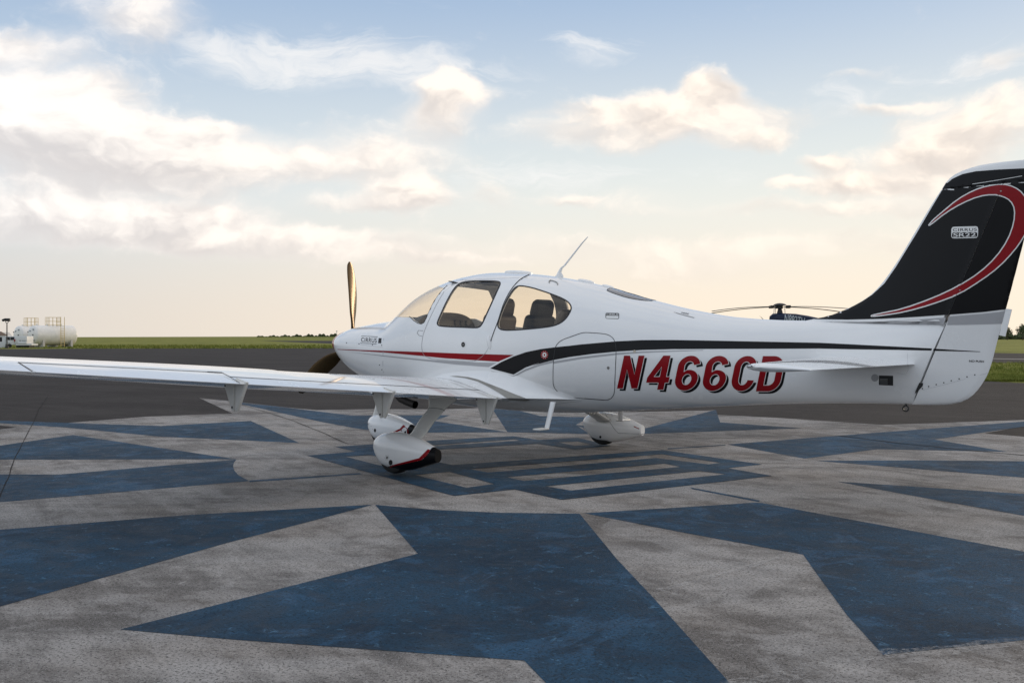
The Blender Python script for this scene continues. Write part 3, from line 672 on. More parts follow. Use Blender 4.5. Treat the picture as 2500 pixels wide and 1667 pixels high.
# small lettering and badges
def lab(name, body, quad, bvh, m, parent=plane, off=.002, bold=0, shear=0, space=1.0, step=0): return decal(name, quadmap(text_mesh(body, offset=bold, shear=shear, space=space), quad), bvh, m, parent, off, step)
lab('nose_lettering', 'CIRRUS', zN((320, 365), (1310, 405), (1295, 690), (300, 635)), FB, plastic, bold=1.2, space=1.1)
decal('nose_lettering_frame', strip(zN((1360, 320), (900, 297), (335, 270), (280, 715), (800, 742), (1290, 775)), 1.1), FB, dark_gap, plane, .0015, 0)
decal('nose_badge', flat_mesh([zN((1430, 395), (1620, 405), (1590, 735), (1395, 725))]), FB, dark_gap, plane, .0015, 0)
def rrect(c, n=5, r=.16):
    (a, b_, c_, d) = [Vector(q) for q in c]; out = []
    for p, q, s in ((a, d, b_), (b_, a, c_), (c_, b_, d), (d, c_, a)):
        e1 = p + (q - p).normalized() * (a - d).length * r * 1.6; e2 = p + (s - p).normalized() * (a - d).length * r * 1.6
        for k in range(n): t = k / (n - 1); out.append(tuple(e1 * (1 - t) ** 2 + p * 2 * t * (1 - t) + e2 * t * t))
    return out
bq = z3((600, 80), (712, 82), (710, 131), (599, 127))
b0 = decal('side_badge', flat_mesh([rrect(bq)]), FB, plastic, plane, .0015, 0)
decal('badge_panel', flat_mesh([rrect(z3((605, 104), (707, 106), (705, 127), (603, 124)), r=.2)]), FB, white_vinyl, b0, .002, 0)
lab('badge_lettering', 'CIRRUS', z3((608, 86), (706, 88), (705, 102), (607, 100)), FB, white_vinyl, b0, .002, bold=1.0)
lab('warning_lettering', 'WARNING', z3((1222, 72), (1285, 84), (1280, 96), (1218, 84)), FB, dark_gap, bold=.5)
for k in range(2):
    decal('warning_line', strip(z3((1158 + 20 * k, 74 + 9 * k), (1330 - 4 * k, 119 + 4 * k)), .5), FB, dark_gap, plane, .0015, 0)
cc = z1((1914, 827))[0]
dr = decal('round_placard', flat_mesh([circ(cc, 9.3, 28, 10.5)]), FB, red_paint, plane, .0024, 0)
decal('placard_ring', flat_mesh([circ(cc, 5.0, 20, 5.6), circ(cc, 2.2, 14, 2.6)]), FB, white_vinyl, dr, .0030, 0)
for k in range(10):
    a = 2 * math.pi * k / 10; q = (cc[0] + 7.2 * math.cos(a), cc[1] + 8.2 * math.sin(a)); decal('placard_mark', flat_mesh([circ(q, .8, 6)]), FB, white_vinyl, dr, .0030, 0)
c2 = z1((1247, 743))[0]
dh = decal('door_lock', flat_mesh([circ(c2, 4.6, 20, 6.2)]), FB, plastic, doors[0], .003, 0)
decal('lock_plate', flat_mesh([circ(c2, 6.0, 20, 8.0)]), FB, white_vinyl, doors[0], .002, 0); decal('lock_barrel', flat_mesh([circ(c2, 1.4, 10, 2)]), FB, steel, dh, .004, 0)
c3 = z3((622, 530))[0]; decal('baggage_lock', flat_mesh([circ(c3, 3.0, 16, 3.8)]), FB, steel, bagd, .003, 0)
c5 = z3((838, 396))[0]; decal('drain_cap', flat_mesh([circ(c5, 3.2, 16, 3.8)]), FB, mat('cream_cap', (.55, .48, .38), .5), plane, .003, 0)
# door handle: a flush moulded finger pull on the shut line
l, n = hit(*z1((1458, 725))[0], FB)
bm = bmesh.new(); bmesh.ops.create_uvsphere(bm, u_segments=16, v_segments=10, radius=1); bmesh.ops.transform(bm, matrix=Matrix.Translation(l + Vector((.0, .004, 0))) @ Matrix.Rotation(R(-14), 4, 'Y') @ Matrix.Diagonal((.026, .022, .075, 1)), verts=bm.verts)
bm_obj('door_handle', bm, white, doors[0], smooth=40)
for q in [(290, 729), (392, 737), (503, 745), (578, 748), (561, 910), (580, 948)]: decal('screw', flat_mesh([circ(z1(q)[0], 1.2, 8, 1.5)]), FB, screw_m, plane, .002, 0)
# forward door hinge cover
hc = decal('hinge_cover', strip(z1((920, 630), (880, 627), (868, 650), (885, 668), (912, 676)), .8), FB, dark_gap, plane, .002, 0)
# rear top window
RW = smoothpoly(zR((1355, 1055), (1420, 1025), (1550, 1018), (1700, 1045), (1900, 1110), (2100, 1175), (2262, 1232), (2100, 1245), (1900, 1225), (1700, 1185), (1500, 1120), (1400, 1082)))
decal('rear_window', flat_mesh([RW]), FB, mat('dark_tinted_glass', (.10, .075, .055), .06, spec=.8, coat=1), plane, .002, 8)
decal('rear_window_seal', strip(RW, 1.2, True), FB, dark_gap, plane, .003, 0)
# roof vents, antenna, step handles
def dome(name, x0, x1, yw, h, y0=0):
    bm = bmesh.new(); bmesh.ops.create_uvsphere(bm, u_segments=24, v_segments=14, radius=1); a = ff((x0 + x1) / 2)[0]; sl_ = (ff(x1)[0] - ff(x0)[0]) / (x1 - x0)
    for v in bm.verts:
        c = v.co; c.x = spow(c.x, .8); c.z = spow(c.z, .55)
        v.co = Vector(((x0 + x1) / 2 + c.x * (x1 - x0) / 2, y0 + c.y * yw, a - .006 + c.z * h + sl_ * c.x * (x1 - x0) / 2))
    return bm_obj(name, bm, white, plane, smooth=35)
dome('roof_antenna_pod', 2.78, 3.13, .09, .034); dome('roof_antenna_pod', 3.73, 3.92, .05, .028); dome('roof_antenna_pod', 4.02, 4.15, .045, .024)
bm = bmesh.new()
blade = [(1352, 676, .016), (1358, 672, .016), (1362, 664, .013), (1368, 654, .011), (1376, 648, .009), (1400, 618, .007), (1420, 593, .006), (1434, 578, .004)]
wid = [11, 9, 7, 5.6, 4.6, 3.8, 3.0, 2.0]; rings = []
for (u, v, th), wd in zip(blade, wid):
    a = onY(u, v, 0); b_ = onY(u + wd * (2.0 if v > 671 else 1.2 if v > 660 else 1), v + (3 if v > 671 else 1), 0); mid = (a + b_) / 2; hw = (b_ - a) / 2
    rings.append([mid + hw * math.cos(2 * math.pi * k / 10) + Vector((0, th * math.sin(2 * math.pi * k / 10), 0)) for k in range(10)])
V, F = loft(rings); bm_obj('whip_antenna', fixed(V, F), white, plane, smooth=40)
for q in (zR((362, 935), (366, 905), (385, 893), (440, 905), (490, 925), (508, 945), (512, 968)),):
    bm = bmesh.new(); P_ = []
    for u, v in q: l, n = hit(u, v, FB); P_.append(l + n * .006)
    tube(bm, P_, .005, 6); bm_obj('grab_handle', bm, steel, plane, smooth=40)
# rudder drain, tail details on the fuselage
zt_ = zT((1655, 300), (1812, 303), (1812, 412), (1655, 405))
ve = decal('tail_vent', flat_mesh([zt_]), FB, plastic, plane, .002, 0)
for k in range(5): decal('vent_slat', strip(zT((1668, 338 + 13 * k), (1752, 340 + 13 * k)), 1.3), FB, steel, ve, .004, 0)
decal('tail_access_disc', flat_mesh([circ(zT((1610, 326))[0], 9, 24)]), FB, grey_paint, plane, .002, 0)
bm = bmesh.new(); t0 = onY(*z4((640, 1512))[0], 0)
tube(bm, [t0 + Vector((.022 * math.cos(a), 0, .022 * math.sin(a))) for a in [2 * math.pi * k / 16 for k in range(17)]], .006, 8); tube(bm, [t0 + Vector((0, 0, .022)), t0 + Vector((.02, 0, .075))], .008, 8); bm_obj('tie_down_ring', bm, screw_m, plane, smooth=40)

# ------------------------------------------------------------------ fin and rudder
LE = [(6.02, 1.39), (6.14, 1.412), (6.31, 1.444), (6.41, 1.478), (6.55, 1.54), (6.66, 1.61), (6.75, 1.70), (6.86, 1.85), (7.01, 2.09), (7.14, 2.30), (7.22, 2.42), (7.25, 2.465), (7.31, 2.51), (7.39, 2.54), (7.51, 2.562), (7.60, 2.568)]
lef = interp([(z, x) for x, z in LE])
TE = interp([(.742, 7.12), (.745, 7.2), (.76, 7.31), (.80, 7.40), (.86, 7.465), (1.01, 7.55), (1.28, 7.62), (1.97, 7.79), (2.54, 7.925), (2.568, 7.93)])
th = interp([(.74, .055), (.80, .068), (1.05, .074), (1.39, .068), (2.0, .052), (2.42, .042), (2.54, .022), (2.57, .004)])
def fin_ring(x0, x1, t, z, n=20, nose=True):
    out = []
    for s in (1, -1):
        rr = range(n + 1) if s > 0 else range(n - 1, 0, -1)
        for k in rr:
            f = (1 - math.cos(math.pi * k / n)) / 2
            y = t * math.sqrt(max(0, 1 - (1 - f) ** 2)) if nose else t * (.96 + .04 * math.cos(f * 9)) 
            out.append(Vector((x0 + (x1 - x0) * f, s * y, z)))
    return out
zs = [1.39 + (2.40 - 1.39) * (k / 46) ** 1.15 for k in range(47)] + [2.406, 2.45, 2.485, 2.51, 2.53, 2.548, 2.56, 2.566]
rings = []
for z in zs:
    xl = lef(z)[0]; xh = hinge_x(min(z, 2.41)) - .004 if z < 2.404 else TE(z)[0] - .0; t = th(z)[0]
    if z >= 2.404: 
        # tip cap runs over the rudder: a full symmetric section
        ring = []; 
        for s in (1, -1):
            for k in (range(21) if s > 0 else range(19, 0, -1)):
                f = (1 - math.cos(math.pi * k / 20)) / 2; ring.append(Vector((xl + (xh - xl) * f, s * t * (1 - abs(2 * f - .7) ** 2.2 / (1.3 ** 2.2 if f > .35 else .7 ** 2.2)) if True else 0, z)))
        rings.append(ring)
    else:
        tt = t * min(1, (xh - xl) / .45); rings.append(fin_ring(xl, xh, tt, z))
V, F = loft(rings[:47]); fin = bm_obj('fin', fixed(V, F), white, plane, smooth=40)
V, F = loft(rings[47:]); tip = bm_obj('fin_tip', fixed(V, F), [white, black_paint], plane, smooth=40)
for pl_ in tip.data.polygons:                          # the black fin paint runs up over the cap's lower rim
    if pl_.center.z < 2.44 and pl_.center.x > lef(2.41)[0] + .02: pl_.material_index = 1
rr = []
for z in [.742, .745, .755, .775, .80, .83, .87, .92] + [.97 + (2.400 - .97) * k / 40 for k in range(41)]:
    xh = hinge_x(z) + .004; xt = TE(z)[0]; t = th(z)[0]; ring = []
    for s in (1, -1):
        for k in (range(17) if s > 0 else range(15, 0, -1)):
            f = k / 16; ring.append(Vector((xh + (xt - xh) * f, s * (t * (1 - f) ** .9 + .004) * (1 if k else .8), z)))
    rr.append(ring)
V, F = loft(rr); rudder = bm_obj('rudder', fixed(V, F), white, plane, smooth=40)
# a gapless envelope of fin, tip and rudder that the paint is laid out on
env = []
for z in [.742, .75, .77, .80, .85, .92, 1.0, 1.1, 1.2, 1.3, 1.385] + zs:
    if z >= 2.404: env.append(rings[zs.index(z)]); continue
    xh, xt, t = hinge_x(z), TE(z)[0], th(z)[0]; xl = lef(z)[0] if z >= 1.39 else xh - .02; tt = t * min(1, (xh - xl) / .45) if z >= 1.39 else t; e = []
    cs = [(1 - math.cos(math.pi * k / 20)) / 2 for k in range(21)]
    half = [(xl + (xh - .004 - xl) * q, tt * math.sqrt(max(0, 1 - (1 - q) ** 2))) for q in cs] + [(xh + .004 + (xt - xh - .004) * k / 16, (t * (1 - k / 16) ** .9 + .004)) for k in range(17)]
    e = [Vector((a, b_, z)) for a, b_ in half] + [Vector((a, -b_, z)) for a, b_ in half[::-1]]
    env.append(e)
V, F = loft([r for r in env if len(r) == 76])
envo = tmp(fixed(V, F), 'env'); TB = bvh_of(envo, tip); finB = rudB = tipB = TB
hl = lambda zy: (890 + (1222 - 890) * (965 - zy) / 800)          # hinge line in window z4
decal('fin_black_paint', flat_mesh([z4((60, 978), (180, 955), (290, 920), (380, 872), (440, 832), (512, 766), (582, 666), (702, 471), (802, 301), (868, 191), (1208, 180), (1216, 183), (893, 952), (700, 965), (500, 976), (300, 981))]), bvh_of(envo, tip, fus_full), black_paint, plane, .0018, 5, True)
decal('rudder_black_paint', flat_mesh([z4((897, 952), (1100, 936), (1247, 918), (1349, 510), (1440, 150), (1223, 182))]), TB, black_paint, rudder, .0018, 6, True)
decal('fin_tip_black_paint', flat_mesh([z4((866, 196), (875, 180), (890, 165), (920, 140), (980, 112), (1060, 95), (1200, 84), (1460, 72), (1450, 200), (1337, 205), (1210, 205), (1000, 205))]), TB, black_paint, tip, .0026, 3, True)
decal('grey_stripe', flat_mesh([z4((896, 962), (1100, 946), (1244, 930), (1222, 1005), (1000, 1012), (888, 1013))]), bvh_of(envo, tip, fus_full), grey_paint, rudder, .0015, 12, True)
decal('grey_stripe', flat_mesh([z4((150, 993), (400, 995), (640, 985), (880, 968), (868, 1013), (640, 1012), (400, 1005))]), bvh_of(envo, fus_full), grey_paint, plane, .0015, 12, True)
OUT = z4((775, 415), (800, 385), (850, 342), (950, 258), (1050, 203), (1130, 178), (1220, 166), (1290, 183), (1345, 222), (1378, 290), (1385, 360), (1372, 440), (1345, 497), (1290, 575), (1200, 670), (1100, 745), (960, 833), (800, 893), (640, 938), (500, 960), (436, 966), (430, 960), (436, 952))
INN = z4((500, 938), (620, 914), (800, 850), (950, 780), (1080, 698), (1180, 604), (1250, 500), (1285, 400), (1290, 320), (1265, 272), (1220, 247), (1160, 236), (1080, 247), (980, 288), (880, 347), (787, 422), (778, 420))
sw = smoothpoly(OUT + INN)
swi = inset(sw, 2.9)
decal('swoosh_keyline', flat_mesh([sw]), TB, white_vinyl, plane, .0036, 5); decal('swoosh', flat_mesh([swi]), TB, red_paint, plane, .0046, 5)
decal('fin_tip_line', strip(z4((1040, 172), (1180, 150), (1337, 123)), 1.3), TB, white_vinyl, plane, .006, 3)
decal('fin_badge', flat_mesh([rrect(zF((495, 300), (1890, 265), (1880, 880), (480, 905)))]), finB, white_vinyl, plane, .0026, 4)
decal('fin_badge_panel', flat_mesh([rrect(zF((535, 598), (1848, 580), (1838, 838), (518, 858)), r=.22)]), finB, black_paint, plane, .0032, 4)
lab('fin_badge_lettering', 'CIRRUS', zF((570, 388), (1825, 362), (1820, 515), (565, 535)), finB, black_paint, plane, .0032, bold=.5, space=1.08, step=4)
lab('fin_badge_lettering', 'SR22', zF((600, 625), (1775, 605), (1760, 810), (590, 832)), finB, white_vinyl, plane, .0040, bold=1.0, step=4)
lab('rudder_lettering', 'NO PUSH', z4((1020, 1222), (1109, 1225), (1108, 1237), (1020, 1235)), rudB, black_paint, rudder, .002, bold=2.0)
decal('rudder_stripe', flat_mesh([z4((808, 1154), (950, 1163), (1086, 1171), (1086, 1174), (950, 1170), (804, 1167))]), rudB, black_paint, rudder, .0015, 10, True)
for q in [(740, 1393), (778, 1380), (823, 1369), (868, 1358), (913, 1346), (960, 1335), (1007, 1323), (1054, 1311)]: decal('screw', flat_mesh([circ(z4(q)[0], 1.7, 8)]), rudB, screw_m, rudder, .002, 0)
decal('rudder_cap_seam', strip(z4((740, 1402), (900, 1362), (1130, 1300)), .5), rudB, grey_paint, rudder, .0015, 0)
decal('rudder_notch', flat_mesh([z4((722, 1358), (745, 1360), (742, 1378), (722, 1400), (695, 1424), (700, 1405))]), bvh_of(envo, fus_full), plastic, plane, .003, 0)
for q in ((1210, 213), (965, 805)): decal('hinge_bolt', flat_mesh([circ(z4(q)[0], 2.2, 10, 1.6)]), TB, steel, plane, .006, 0)
decal('rudder_shut_line', strip(z4((1222, 170), (890, 965)), .75), bvh_of(envo, tip, fus_full), dark_gap, plane, .0045, 5)
bm = bmesh.new(); a, b_, c_, d_ = [onY(*p, 0) for p in z4((1240, 915), (1276, 920), (1237, 1082), (1200, 1074))]
vv = [bm.verts.new(p + Vector((0, s * .004, 0))) for s in (-1, 1) for p in (a, b_, c_, d_)]
for f in ((0, 1, 2, 3), (7, 6, 5, 4), (0, 4, 5, 1), (1, 5, 6, 2), (2, 6, 7, 3), (3, 7, 4, 0)): bm.faces.new([vv[i] for i in f])
bm_obj('trim_tab', bm, white, rudder)

# ------------------------------------------------------------------ wings
def airfoil(n, t=.15, m_=.022, p_=.4):
    up, lo = [], []
    for k in range(n + 1):
        x = (1 - math.cos(math.pi * k / n)) / 2
        yt = 5 * t * (.2969 * math.sqrt(x) - .126 * x - .3516 * x * x + .2843 * x**3 - .1030 * x**4) + .0012 * x
        yc = m_ / p_**2 * (2 * p_ * x - x * x) if x < p_ else m_ / (1 - p_)**2 * (1 - 2 * p_ + 2 * p_ * x - x * x)
        up.append((x, yc + yt)); lo.append((x, yc - yt))
    return up + lo[::-1][1:-1]
def teX(y): return 3.3896 + .0275 * y
def teZ(y): return .6132 + .0834 * y
CH = interp([(0, 1.50), (.65, 1.43), (2.9, 1.14), (2.92, 1.19), (5.4, .83), (5.62, .76), (5.74, .62), (5.80, .42)])
def wing_ring(y, s):
    c = CH(y)[0]; t = .155 - .02 * y / 5.8; al = .044 - .003 * y; tip_ = 1.0
    if y > 5.62: tip_ = max(.08, math.sqrt(max(0, 1 - ((y - 5.62) / .185) ** 2)))
    off = (CH(5.62)[0] - c) * .35 if y > 5.62 else 0
    return [Vector((teX(y) - off - (1 - px) * c, s * y, teZ(y) + (1 - px) * c * al + py * c * (t / .15) * tip_)) for px, py in airfoil(44)]
wy = [.10, .3, .5, .65] + [.65 + (2.88 - .65) * k / 22 for k in range(1, 23)] + [2.90, 2.92] + [2.92 + (5.62 - 2.92) * k / 26 for k in range(1, 27)] + [5.66, 5.70, 5.74, 5.77, 5.79, 5.80]
YIN, YJ, YA = .66, 3.78, 5.28
wingB = None
for s in (-1, 1):
    V, F = loft([wing_ring(y, s) for y in wy]); full = tmp(fixed(V, F), 'wing_full'); full.data.materials.append(white)
    if s < 0: wingB = bvh_of(full)
    def plan(y0, y1, f0, f1, g=0.0, aft=.2):
        p = []
        for y in (y0 + g, y1 - g): p.append((y, teX(y) - CH(y)[0] * (f0 if y < (y0 + y1) / 2 else f1) + g))
        q = [(p[0][1], s * p[0][0]), (p[1][1], s * p[1][0]), (teX(y1) + aft, s * (y1 - g)), (teX(y0) + aft, s * (y0 + g))]
        return tmp(prism(q, 'Z', -.5, 2.5))
    cf, ca = plan(YIN, YJ, .195, .170), plan(YJ + .004, YA, .295, .292); cfi, cai = plan(YIN, YJ, .195, .170, .006), plan(YJ + .004, YA, .295, .292, .006)
    wing = fin_mesh('wing', boolean(full, [cf, ca], 'DIFFERENCE'), [white], plane)
    flap = fin_mesh('flap', boolean(full, [cfi], 'INTERSECT'), [white], wing); ail = fin_mesh('aileron', boolean(full, [cai], 'INTERSECT'), [white], wing)
    kill(full, cf, ca, cfi, cai)
    # flap hinge brackets
    for (yy, zb_) in ((3.72, .715), (2.22, .575), (.86, .43)):
        x0 = teX(yy); zt_ = teZ(yy) + .035
        for (xa, xb, xt, nm) in ((x0 - .30, x0 - .135, x0 - .155, 'flap_hinge_bracket'), (x0 - .125, x0 + .01, x0 - .135, 'flap_hinge_arm')):
            yo = s * yy; bm = bmesh.new(); prof = [(xa, zt_ + .02), (xb, zt_), (xt + .012, zb_ + .02), (xt, zb_), (xt - .02, zb_ + .012)] if nm[-1] == 't' else [(xa, zt_ + .01), (xb, zt_ - .02), (xt + .03, zb_ + .012), (xt + .018, zb_), (xt + .006, zb_ + .02)]
            bm = prism(prof, 'Y', yo - .016, yo + .016); bmesh.ops.bevel(bm, geom=bm.edges[:], offset=.006, segments=2, affect='EDGES')
            o_ = bm_obj(nm, bm, white_matt, wing, smooth=40)
            if nm[-1] == 't':
                for (bx, bz) in ((xt - .004, zb_ + .035), ((xa + xb) / 2 - .03, zt_ - .05)):
                    bb = bmesh.new(); tube(bb, [(bx, yo - .019, bz), (bx, yo + .019, bz)], .009, 8); bm_obj('hinge_bolt', bb, screw_m, o_, smooth=40)
    # main gear leg, fairing and wheel
    gx, gy = 2.865, s * 1.63
    rings = []
    for f, (cx, cy, cz, ch, tk) in enumerate([(2.78, .92, .70, .40, .055), (2.79, .97, .655, .36, .05), (2.80, 1.03, .60, .25, .038), (2.82, 1.08, .565, .215, .03), (2.86, 1.24, .475, .20, .026), (2.93, 1.42, .37, .185, .026), (2.95, 1.52, .32, .20, .03), (2.96, 1.58, .28, .24, .04)]):
        rings.append([Vector((cx + ch / 2 * math.cos(a), s * (cy + tk * math.sin(a) * .8), cz + tk * math.sin(a) * .6)) for a in [2 * math.pi * k / 20 for k in range(20)]])
    V, F = loft(rings); leg = bm_obj('landing_gear_leg', fixed(V, F), white_matt, plane, smooth=40)
    for i0, i1 in ((3, 3), (6, 6)):
        bm = bmesh.new(); rg = rings[i0]; cen = sum(rg, Vector()) / 20; pts = [cen + (p - cen) * 1.02 for p in rg]; tube(bm, pts + [pts[0]], .0022, 5, False); bm_obj('leg_seam', bm, dark_gap, leg)
    if s < 0: leg_l = leg
PT = interp([(0, .25, .25, .005, .25), (.012, .283, .212, .035, .25), (.04, .312, .175, .065, .245), (.09, .342, .12, .095, .235), (.18, .370, .060, .122, .225), (.30, .382, .042, .135, .22), (.45, .370, .042, .132, .215), (.60, .340, .068, .112, .21), (.74, .300, .105, .080, .205), (.86, .262, .140, .046, .20), (.872, .258, .144, .042, .20)])
def pant(name, x0, yc, k, parent, zk=1.0):
    rings = []
    for i in range(130):
        t = .872 * (i / 129) ** 1.25; zt_, zb_, w_, zm = PT(t); ring = []
        for j in range(64):
            a = 2 * math.pi * (j + .5) / 64; c, q = math.cos(a), math.sin(a); z = zm + (zt_ - zm if q > 0 else zm - zb_) * spow(q, 2 / 2.3)
            ring.append(Vector((x0 + t * k, yc + w_ * spow(c, 2 / 2.3), .012 + z * zk)))
        rings.append(ring)
    V, F = loft(rings); return bm_obj(name, fixed(V, F), [white, black_paint], parent, smooth=40)
def wheel(x, y, r, wd, parent):
    bm = bmesh.new(); prof = [(-wd * .5, r * .55), (-wd * .5, r * .8), (-wd * .42, r * .93), (-wd * .2, r * .99), (0, r), (wd * .2, r * .99), (wd * .42, r * .93), (wd * .5, r * .8), (wd * .5, r * .55)]; n = 40; rg = []
    for k in range(n):
        a = 2 * math.pi * k / n; rg.append([bm.verts.new((x + q * math.cos(a), y + o_, .014 + r + q * math.sin(a))) for o_, q in prof])
    for k in range(n):
        for j in range(len(prof) - 1): bm.faces.new((rg[k][j], rg[k][j + 1], rg[(k + 1) % n][j + 1], rg[(k + 1) % n][j]))
    wh = bm_obj('wheel', bm, rubber, parent, smooth=40)
    bm = bmesh.new(); tube(bm, [(x, y - wd * .4, .014 + r), (x, y + wd * .4, .014 + r)], r * .56, 24); bm_obj('wheel_hub', bm, steel, wh, smooth=40)
pants = {}
for s in (-1, 1):
    pants[s] = pant('wheel_fairing', 2.585, s * 1.65, .945, plane); wheel(2.87, s * 1.65, .185, .15, plane)
nosep = pant('nose_wheel_fairing', .655, 0, .88, plane, .96); wheel(.885, 0, .165, .13, plane)
PB = bvh_of(pants[-1]); BK = []
for q in z2((262, 716), (300, 697), (400, 676), (495, 656), (535, 622), (560, 586)):
    l, n = hit_near(*q, PB); BK.append(((l.x - 2.585) / .945, l.z - .012))
BKf = interp(BK)
for o_, x0, k, zk in ((pants[-1], 2.585, .945, 1), (pants[1], 2.585, .945, 1), (nosep, .655, .88, .96)):      # black lower tail of each fairing
    for pl_ in o_.data.polygons:
        c = pl_.center; t = (c.x - x0) / k; z = (c.z - .012) / zk
        if (t > BK[-1][0] or (t > BK[0][0] and z < BKf(t)[0] + .007)) and not (o_ is pants[1] and c.y < 1.66): pl_.material_index = 1
NPB = bvh_of(nosep); RPB = bvh_of(pants[1])
decal('fairing_red_line', flat_mesh([z2((250, 713), (290, 690), (480, 640), (515, 605), (543, 577), (562, 582), (535, 622), (495, 655), (300, 697), (262, 716))]), PB, red_paint, pants[-1], .0022, 6)
decal('fairing_axle_hole', flat_mesh([circ(z2((276, 672))[0], 4.6, 20, 6.6)]), PB, plastic, pants[-1], .0015, 0)
decal('fairing_cap', flat_mesh([circ(z2((250, 637))[0], 2.2, 12, 3.2)]), PB, steel, pants[-1], .002, 0)
for k in range(6): a = math.pi * k / 3; c_ = z2((250 + 14 * math.cos(a), 637 + 17 * math.sin(a)))[0]; decal('screw', flat_mesh([circ(c_, .7, 6)]), PB, screw_m, pants[-1], .002, 0)
decal('fairing_red_line', flat_mesh([z8((1325, 466), (1400, 430), (1425, 402), (1440, 410), (1410, 440), (1345, 468))]), NPB, red_paint, nosep, .0022, 5)
decal('fairing_swirl', strip(smoothpoly(z8((1418, 452), (1420, 432), (1435, 425), (1450, 440), (1448, 472)), 2, False), 1.6), NPB, white_vinyl, nosep, .003, 4); decal('fairing_swirl', strip(smoothpoly(z8((1410, 450), (1412, 430), (1436, 415), (1460, 436), (1457, 474)), 2, False), 1.6), NPB, red_paint, nosep, .003, 4)
for q, r_ in (((1222, 442), 3.4), ((1170, 398), 2.2)): decal('fairing_axle_hole', flat_mesh([circ(z8(q)[0], r_ * .8, 14, r_ * 1.35)]), NPB, plastic, nosep, .0015, 0)
for q in ((1153, 405), (1180, 392), (1195, 412), (1178, 432), (1205, 432)): decal('screw', flat_mesh([circ(z8(q)[0], .7, 6)]), NPB, screw_m, nosep, .0015, 0)
decal('fairing_axle_hole', flat_mesh([circ(z2((1781, 489))[0], 2.6, 14, 3.4)]), RPB, plastic, pants[1], .0015, 0)
decal('fairing_seam', strip(z2((1815, 320), (1840, 370), (1880, 430), (1910, 462), (2095, 468)), .7), RPB, dark_gap, pants[1], .0015, 6)
decal('fairing_red_line', flat_mesh([z2((2020, 410), (2060, 428), (2060, 434), (2022, 418))]), RPB, red_paint, pants[1], .0015, 0)
# inner cuff that joins leg and fairing on the starboard side, and nose strut
bm = bmesh.new(); tube(bm, [(.90, 0, .75), (.86, 0, .60), (.80, 0, .40), (.78, 0, .34)], [.05, .045, .045, .05], 16); bm_obj('nose_gear_strut', bm, white_matt, plane, smooth=40)
# exhaust, steps, belly antenna, prop
bm = bmesh.new(); tube(bm, [(1.22, -.17, .68), (1.38, -.17, .565), (1.50, -.17, .535), (1.60, -.17, .515)], [.04, .042, .042, .044], 18, False); bm_obj('exhaust_pipe', bm, pipe_m, plane, smooth=40)
for s in (-1, 1):
    bm = bmesh.new(); rings = []
    for (px, py, pz, c_, t_) in ((3.85, .56, .66, .032, .018), (3.83, .59, .52, .028, .014), (3.815, .61, .415, .027, .013)): rings.append([Vector((px + c_ * math.cos(2 * math.pi * k / 14), s * (py + t_ * math.sin(2 * math.pi * k / 14)), pz)) for k in range(14)])
    V, F = loft(rings); st = bm_obj('boarding_step', fixed(V, F), white, plane, smooth=40)
    bm = bmesh.new(); box(bm, Vector((3.80, s * .68, .408)), (.085, .15, .016), None, .007); bm_obj('step_pad', bm, white_matt, st, smooth=40)
prop = None
def blade_mesh(ang):
    rings = []; n = 18
    for i in range(26):
        f = i / 25; r_ = .10 + .885 * f; ch = .085 + .085 * math.sin(math.pi * min(1, f * 1.15) ** .8) * (1 if f < .87 else 1) ; 
        ch = interp([(0, .075), (.15, .10), (.35, .17), (.55, .185), (.8, .155), (.93, .115), (.985, .07), (1, .025)])(f)[0]
        be = R(interp([(0, 42), (.25, 25), (.6, 17), (1, 10)])(f)[0]); tk = interp([(0, .03), (.2, .016), (1, .004)])(f)[0]
        sweep = interp([(0, 0), (.5, .018), (1, -.03)])(f)[0]; ring = []
        for k in range(n):
            a = 2 * math.pi * k / n; u = ch / 2 * math.cos(a) + sweep; q = tk * math.sin(a)
            # chord runs from trailing edge (-) to leading edge (+), leading edge forward
            ring.append(Vector((.36 - u * math.sin(be) + q * math.cos(be), u * math.cos(be) + q * math.sin(be), r_)))
        rings.append(ring)
    M = Matrix.Translation((0, 0, 1.188)) @ Matrix.Rotation(ang, 4, 'X')
    return loft([[M @ p for p in r] for r in rings])
prop = bpy.data.objects.new('propeller', None); prop.location = (.36, 0, 1.188); prop.empty_display_size = .2; link(prop, plane); bpy.context.view_layer.update()
for k in range(3):
    V, F = blade_mesh(R(2) + k * 2 * math.pi / 3); bm_obj('propeller_blade', fixed(V, F), blade_m, prop, smooth=50)
bm = bmesh.new(); rings = []
for i in range(20): f = i / 19; rings.append([Vector((.015 + .405 * f, (.17 * math.sqrt(1 - (1 - f) ** 1.9) + .002) * math.cos(2 * math.pi * k / 32), 1.188 + (.17 * math.sqrt(1 - (1 - f) ** 1.9) + .002) * math.sin(2 * math.pi * k / 32))) for k in range(32)])
V, F = loft(rings); bm_obj('spinner', fixed(V, F), spin_m, prop, smooth=40)
